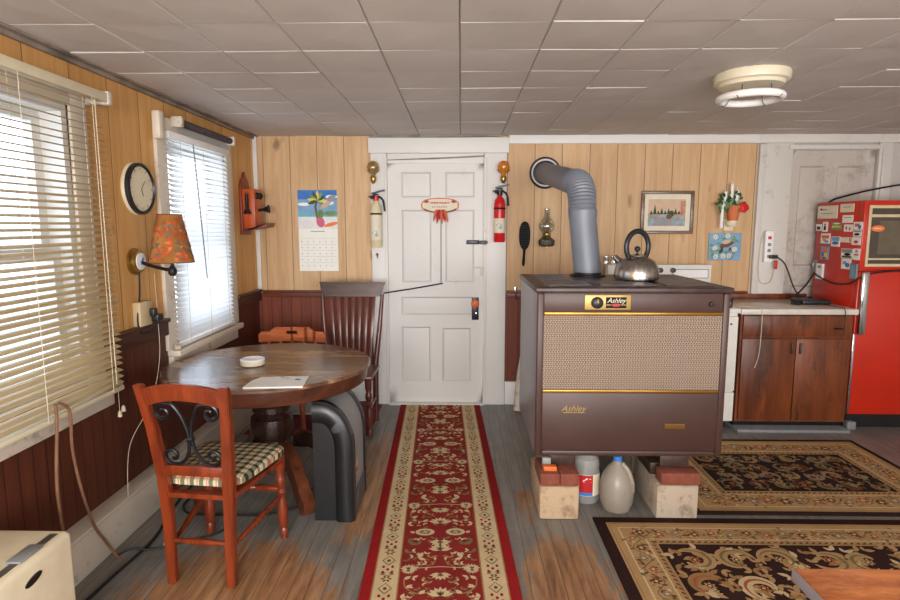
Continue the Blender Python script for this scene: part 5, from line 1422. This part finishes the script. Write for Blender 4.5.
def dark_rug(label, x0, x1, y0, y1, border, seed, z, edge, field, big):
    t = thing('area_rug', label, 'rug', ((x0+x1)/2, (y0+y1)/2, 0))
    build('base', MB().m(edge).box(x0, x1, y0, y1, 0, z, .002), t)
    f = flat(); b = MB(); h = z+.0005; random.seed(seed); e = .055 if big else .035
    b.m('rug_tan'); b.rect(f, x0+e, x1-e, y0+e, y1-e, h)
    q = e+border
    b.m(field); b.rect(f, x0+q, x1-q, y0+q, y1-q, h+.0006)
    # guard lines with rope twist
    for d_, mt in ((e+.012, 'rug_gold'), (e+.05, 'rug_ivory'), (q-.045, 'rug_ivory'), (q-.012, 'rug_gold')):
        b.m(mt); L = [(x0+d_, y0+d_), (x1-d_, y0+d_), (x1-d_, y1-d_), (x0+d_, y1-d_), (x0+d_, y0+d_)]
        for (a_, c_) in zip(L, L[1:]): b.ribbon(f, [a_, c_], .007, h+.0003)
    d_ = q-.028; L = [(x0+d_, y0+d_), (x1-d_, y0+d_), (x1-d_, y1-d_), (x0+d_, y1-d_), (x0+d_, y0+d_)]
    b.m('rug_brown')
    for (a_, c_) in zip(L, L[1:]):
        ln = math.hypot(c_[0]-a_[0], c_[1]-a_[1]); n_ = int(ln/.03); dx, dy = (c_[0]-a_[0])/ln, (c_[1]-a_[1])/ln; an = math.atan2(dy, dx)
        for i in range(n_): b.leaf(f, a_[0]+dx*i*.03, a_[1]+dy*i*.03, .028, .012, an+.6, h+.0003)
    # border flowers and leaves
    bm_ = (e+.05+q-.045)/2; bw = (q-.045-e-.05)/2
    L = [(x0+bm_, y0+bm_), (x1-bm_, y0+bm_), (x1-bm_, y1-bm_), (x0+bm_, y1-bm_), (x0+bm_, y0+bm_)]
    for (a_, c_) in zip(L, L[1:]):
        ln = math.hypot(c_[0]-a_[0], c_[1]-a_[1]); n_ = max(2, int(ln/.085)); dx, dy = (c_[0]-a_[0])/n_, (c_[1]-a_[1])/n_
        an = math.atan2(dy, dx)
        pts = [(a_[0]+dx*i/4-math.sin(an)*bw*.55*math.sin(i*PI/4), a_[1]+dy*i/4+math.cos(an)*bw*.55*math.sin(i*PI/4)) for i in range(4*n_+1)]
        b.m('rug_olive'); b.ribbon(f, pts, .006, h+.0002)
        for i in range(n_):
            px_, py_ = a_[0]+dx*(i+.5), a_[1]+dy*(i+.5); sg = 1 if i % 2 else -1
            cx_, cy_ = px_-math.sin(an)*sg*bw*.15, py_+math.cos(an)*sg*bw*.15
            b.m(['rug_rust', 'rug_brown', 'rug_grey'][i % 3]); rr = bw*random.uniform(.42, .6)
            for k in range(6): b.leaf(f, cx_, cy_, rr, rr*.55, k*PI/3+i, h+.0004+.00002*k)
            b.m('rug_ivory'); b.ell(f, cx_, cy_, rr*.3, rr*.3, h+.0006)
            for k in range(4):
                b.m(['rug_olive', 'rug_brown', 'rug_gold', 'rug_brown'][k]); b.leaf(f, cx_+random.uniform(-.04, .04), cy_+random.uniform(-bw, bw)*.7, .03, .014, random.uniform(0, 6), h+.0003)
    # small specks that fill the border
    for (a_, c_) in zip(L, L[1:]):
        ln = math.hypot(c_[0]-a_[0], c_[1]-a_[1]); dx, dy = (c_[0]-a_[0])/ln, (c_[1]-a_[1])/ln
        for i in range(int(ln/.011)):
            w_ = random.uniform(-1, 1)*bw*1.05; px_, py_ = a_[0]+dx*i*.011-dy*w_, a_[1]+dy*i*.011+dx*w_
            b.m(random.choice(['rug_brown', 'rug_olive', 'rug_brown', 'rug_ivory', 'rug_rust'])); b.leaf(f, px_, py_, random.uniform(.018, .032), random.uniform(.007, .013), random.uniform(0, 6.3), h+.00025)
    # field scrolls
    fx0, fx1, fy0, fy1 = x0+q+.02, x1-q-.02, y0+q+.02, y1-q-.02
    st = .19 if big else .125
    ny_ = max(1, int((fy1-fy0)/st)); nx_ = max(1, int((fx1-fx0)/st))
    for jx in range(nx_):
        for jy in range(ny_):
            cx_ = fx0+(jx+.5)*(fx1-fx0)/nx_+random.uniform(-.02, .02); cy_ = fy0+(jy+.5)*(fy1-fy0)/ny_+random.uniform(-.015, .015)
            R0 = st*.46; sg = 1 if (jx+jy) % 2 else -1; a0 = random.uniform(0, 6)
            inside = lambda p_: fx0-.01 < p_[0] < fx1+.01 and fy0-.01 < p_[1] < fy1+.01
            n_ = 20; pts = [(cx_+R0*(1-.5*i/n_)*math.cos(a0+sg*i/n_*5.2), cy_+R0*(1-.5*i/n_)*math.sin(a0+sg*i/n_*5.2)) for i in range(n_+1)]
            pts = [p_ for p_ in pts if inside(p_)]
            cols = ['rug_tan', 'rug_gold', 'rug_tan', 'rug_ivory'] if big else ['rug_olive', 'rug_grey', 'rug_brown', 'rug_gold']
            mt = cols[(jx*2+jy) % 4]
            if len(pts) > 4:
                b.m(mt); n2 = len(pts)
                wv = (.055 if big else .026)
                b.ribbon(f, pts, [max(.006, wv*math.sin(PI*(i+.6)/(n2+.4))**.8) for i in range(n2)], h+.001)
                if big:
                    b.m('rug_rust' if jy % 2 else 'rug_olive'); b.ribbon(f, pts[2:-2], [max(.003, .014*math.sin(PI*(i+.5)/(n2-3))) for i in range(n2-4)], h+.0013)
            rr = R0*.34
            b.m('rug_rust' if (jx+jy) % 3 == 0 else 'rug_tan')
            for k in range(7): b.leaf(f, cx_, cy_, rr, rr*.5, k*2*PI/7+a0, h+.0012+.00002*k)
            b.m(field); b.ell(f, cx_, cy_, rr*.42, rr*.42, h+.0016); b.m('rug_ivory' if big else 'rug_gold'); b.ell(f, cx_, cy_, rr*.24, rr*.24, h+.0018)
            for k in range(15 if big else 12):
                p_ = (cx_+random.uniform(-.5, .5)*st, cy_+random.uniform(-.5, .5)*st)
                if inside(p_): b.m(cols[k % 4]); a_ = random.uniform(0, 6); b.leaf(f, *p_, st*.28, st*.13, a_, h+.0009+.00002*k); b.leaf(f, *p_, st*.2, st*.1, a_+1.3, h+.0009)
    build('pattern', b, t, smooth=0)
    return t
dark_rug('dark brown and beige rug in front of the cabinet, farther from the camera', 1.24, 2.76, 2.905, 3.99, .235, 31, .008, 'rug_black', 'rug_black', False)
dark_rug('large brown and beige scroll rug nearest the camera on the right', .685, 3.0, .9, 2.86, .20, 32, .008, 'rug_dark', 'rug_dark', True)
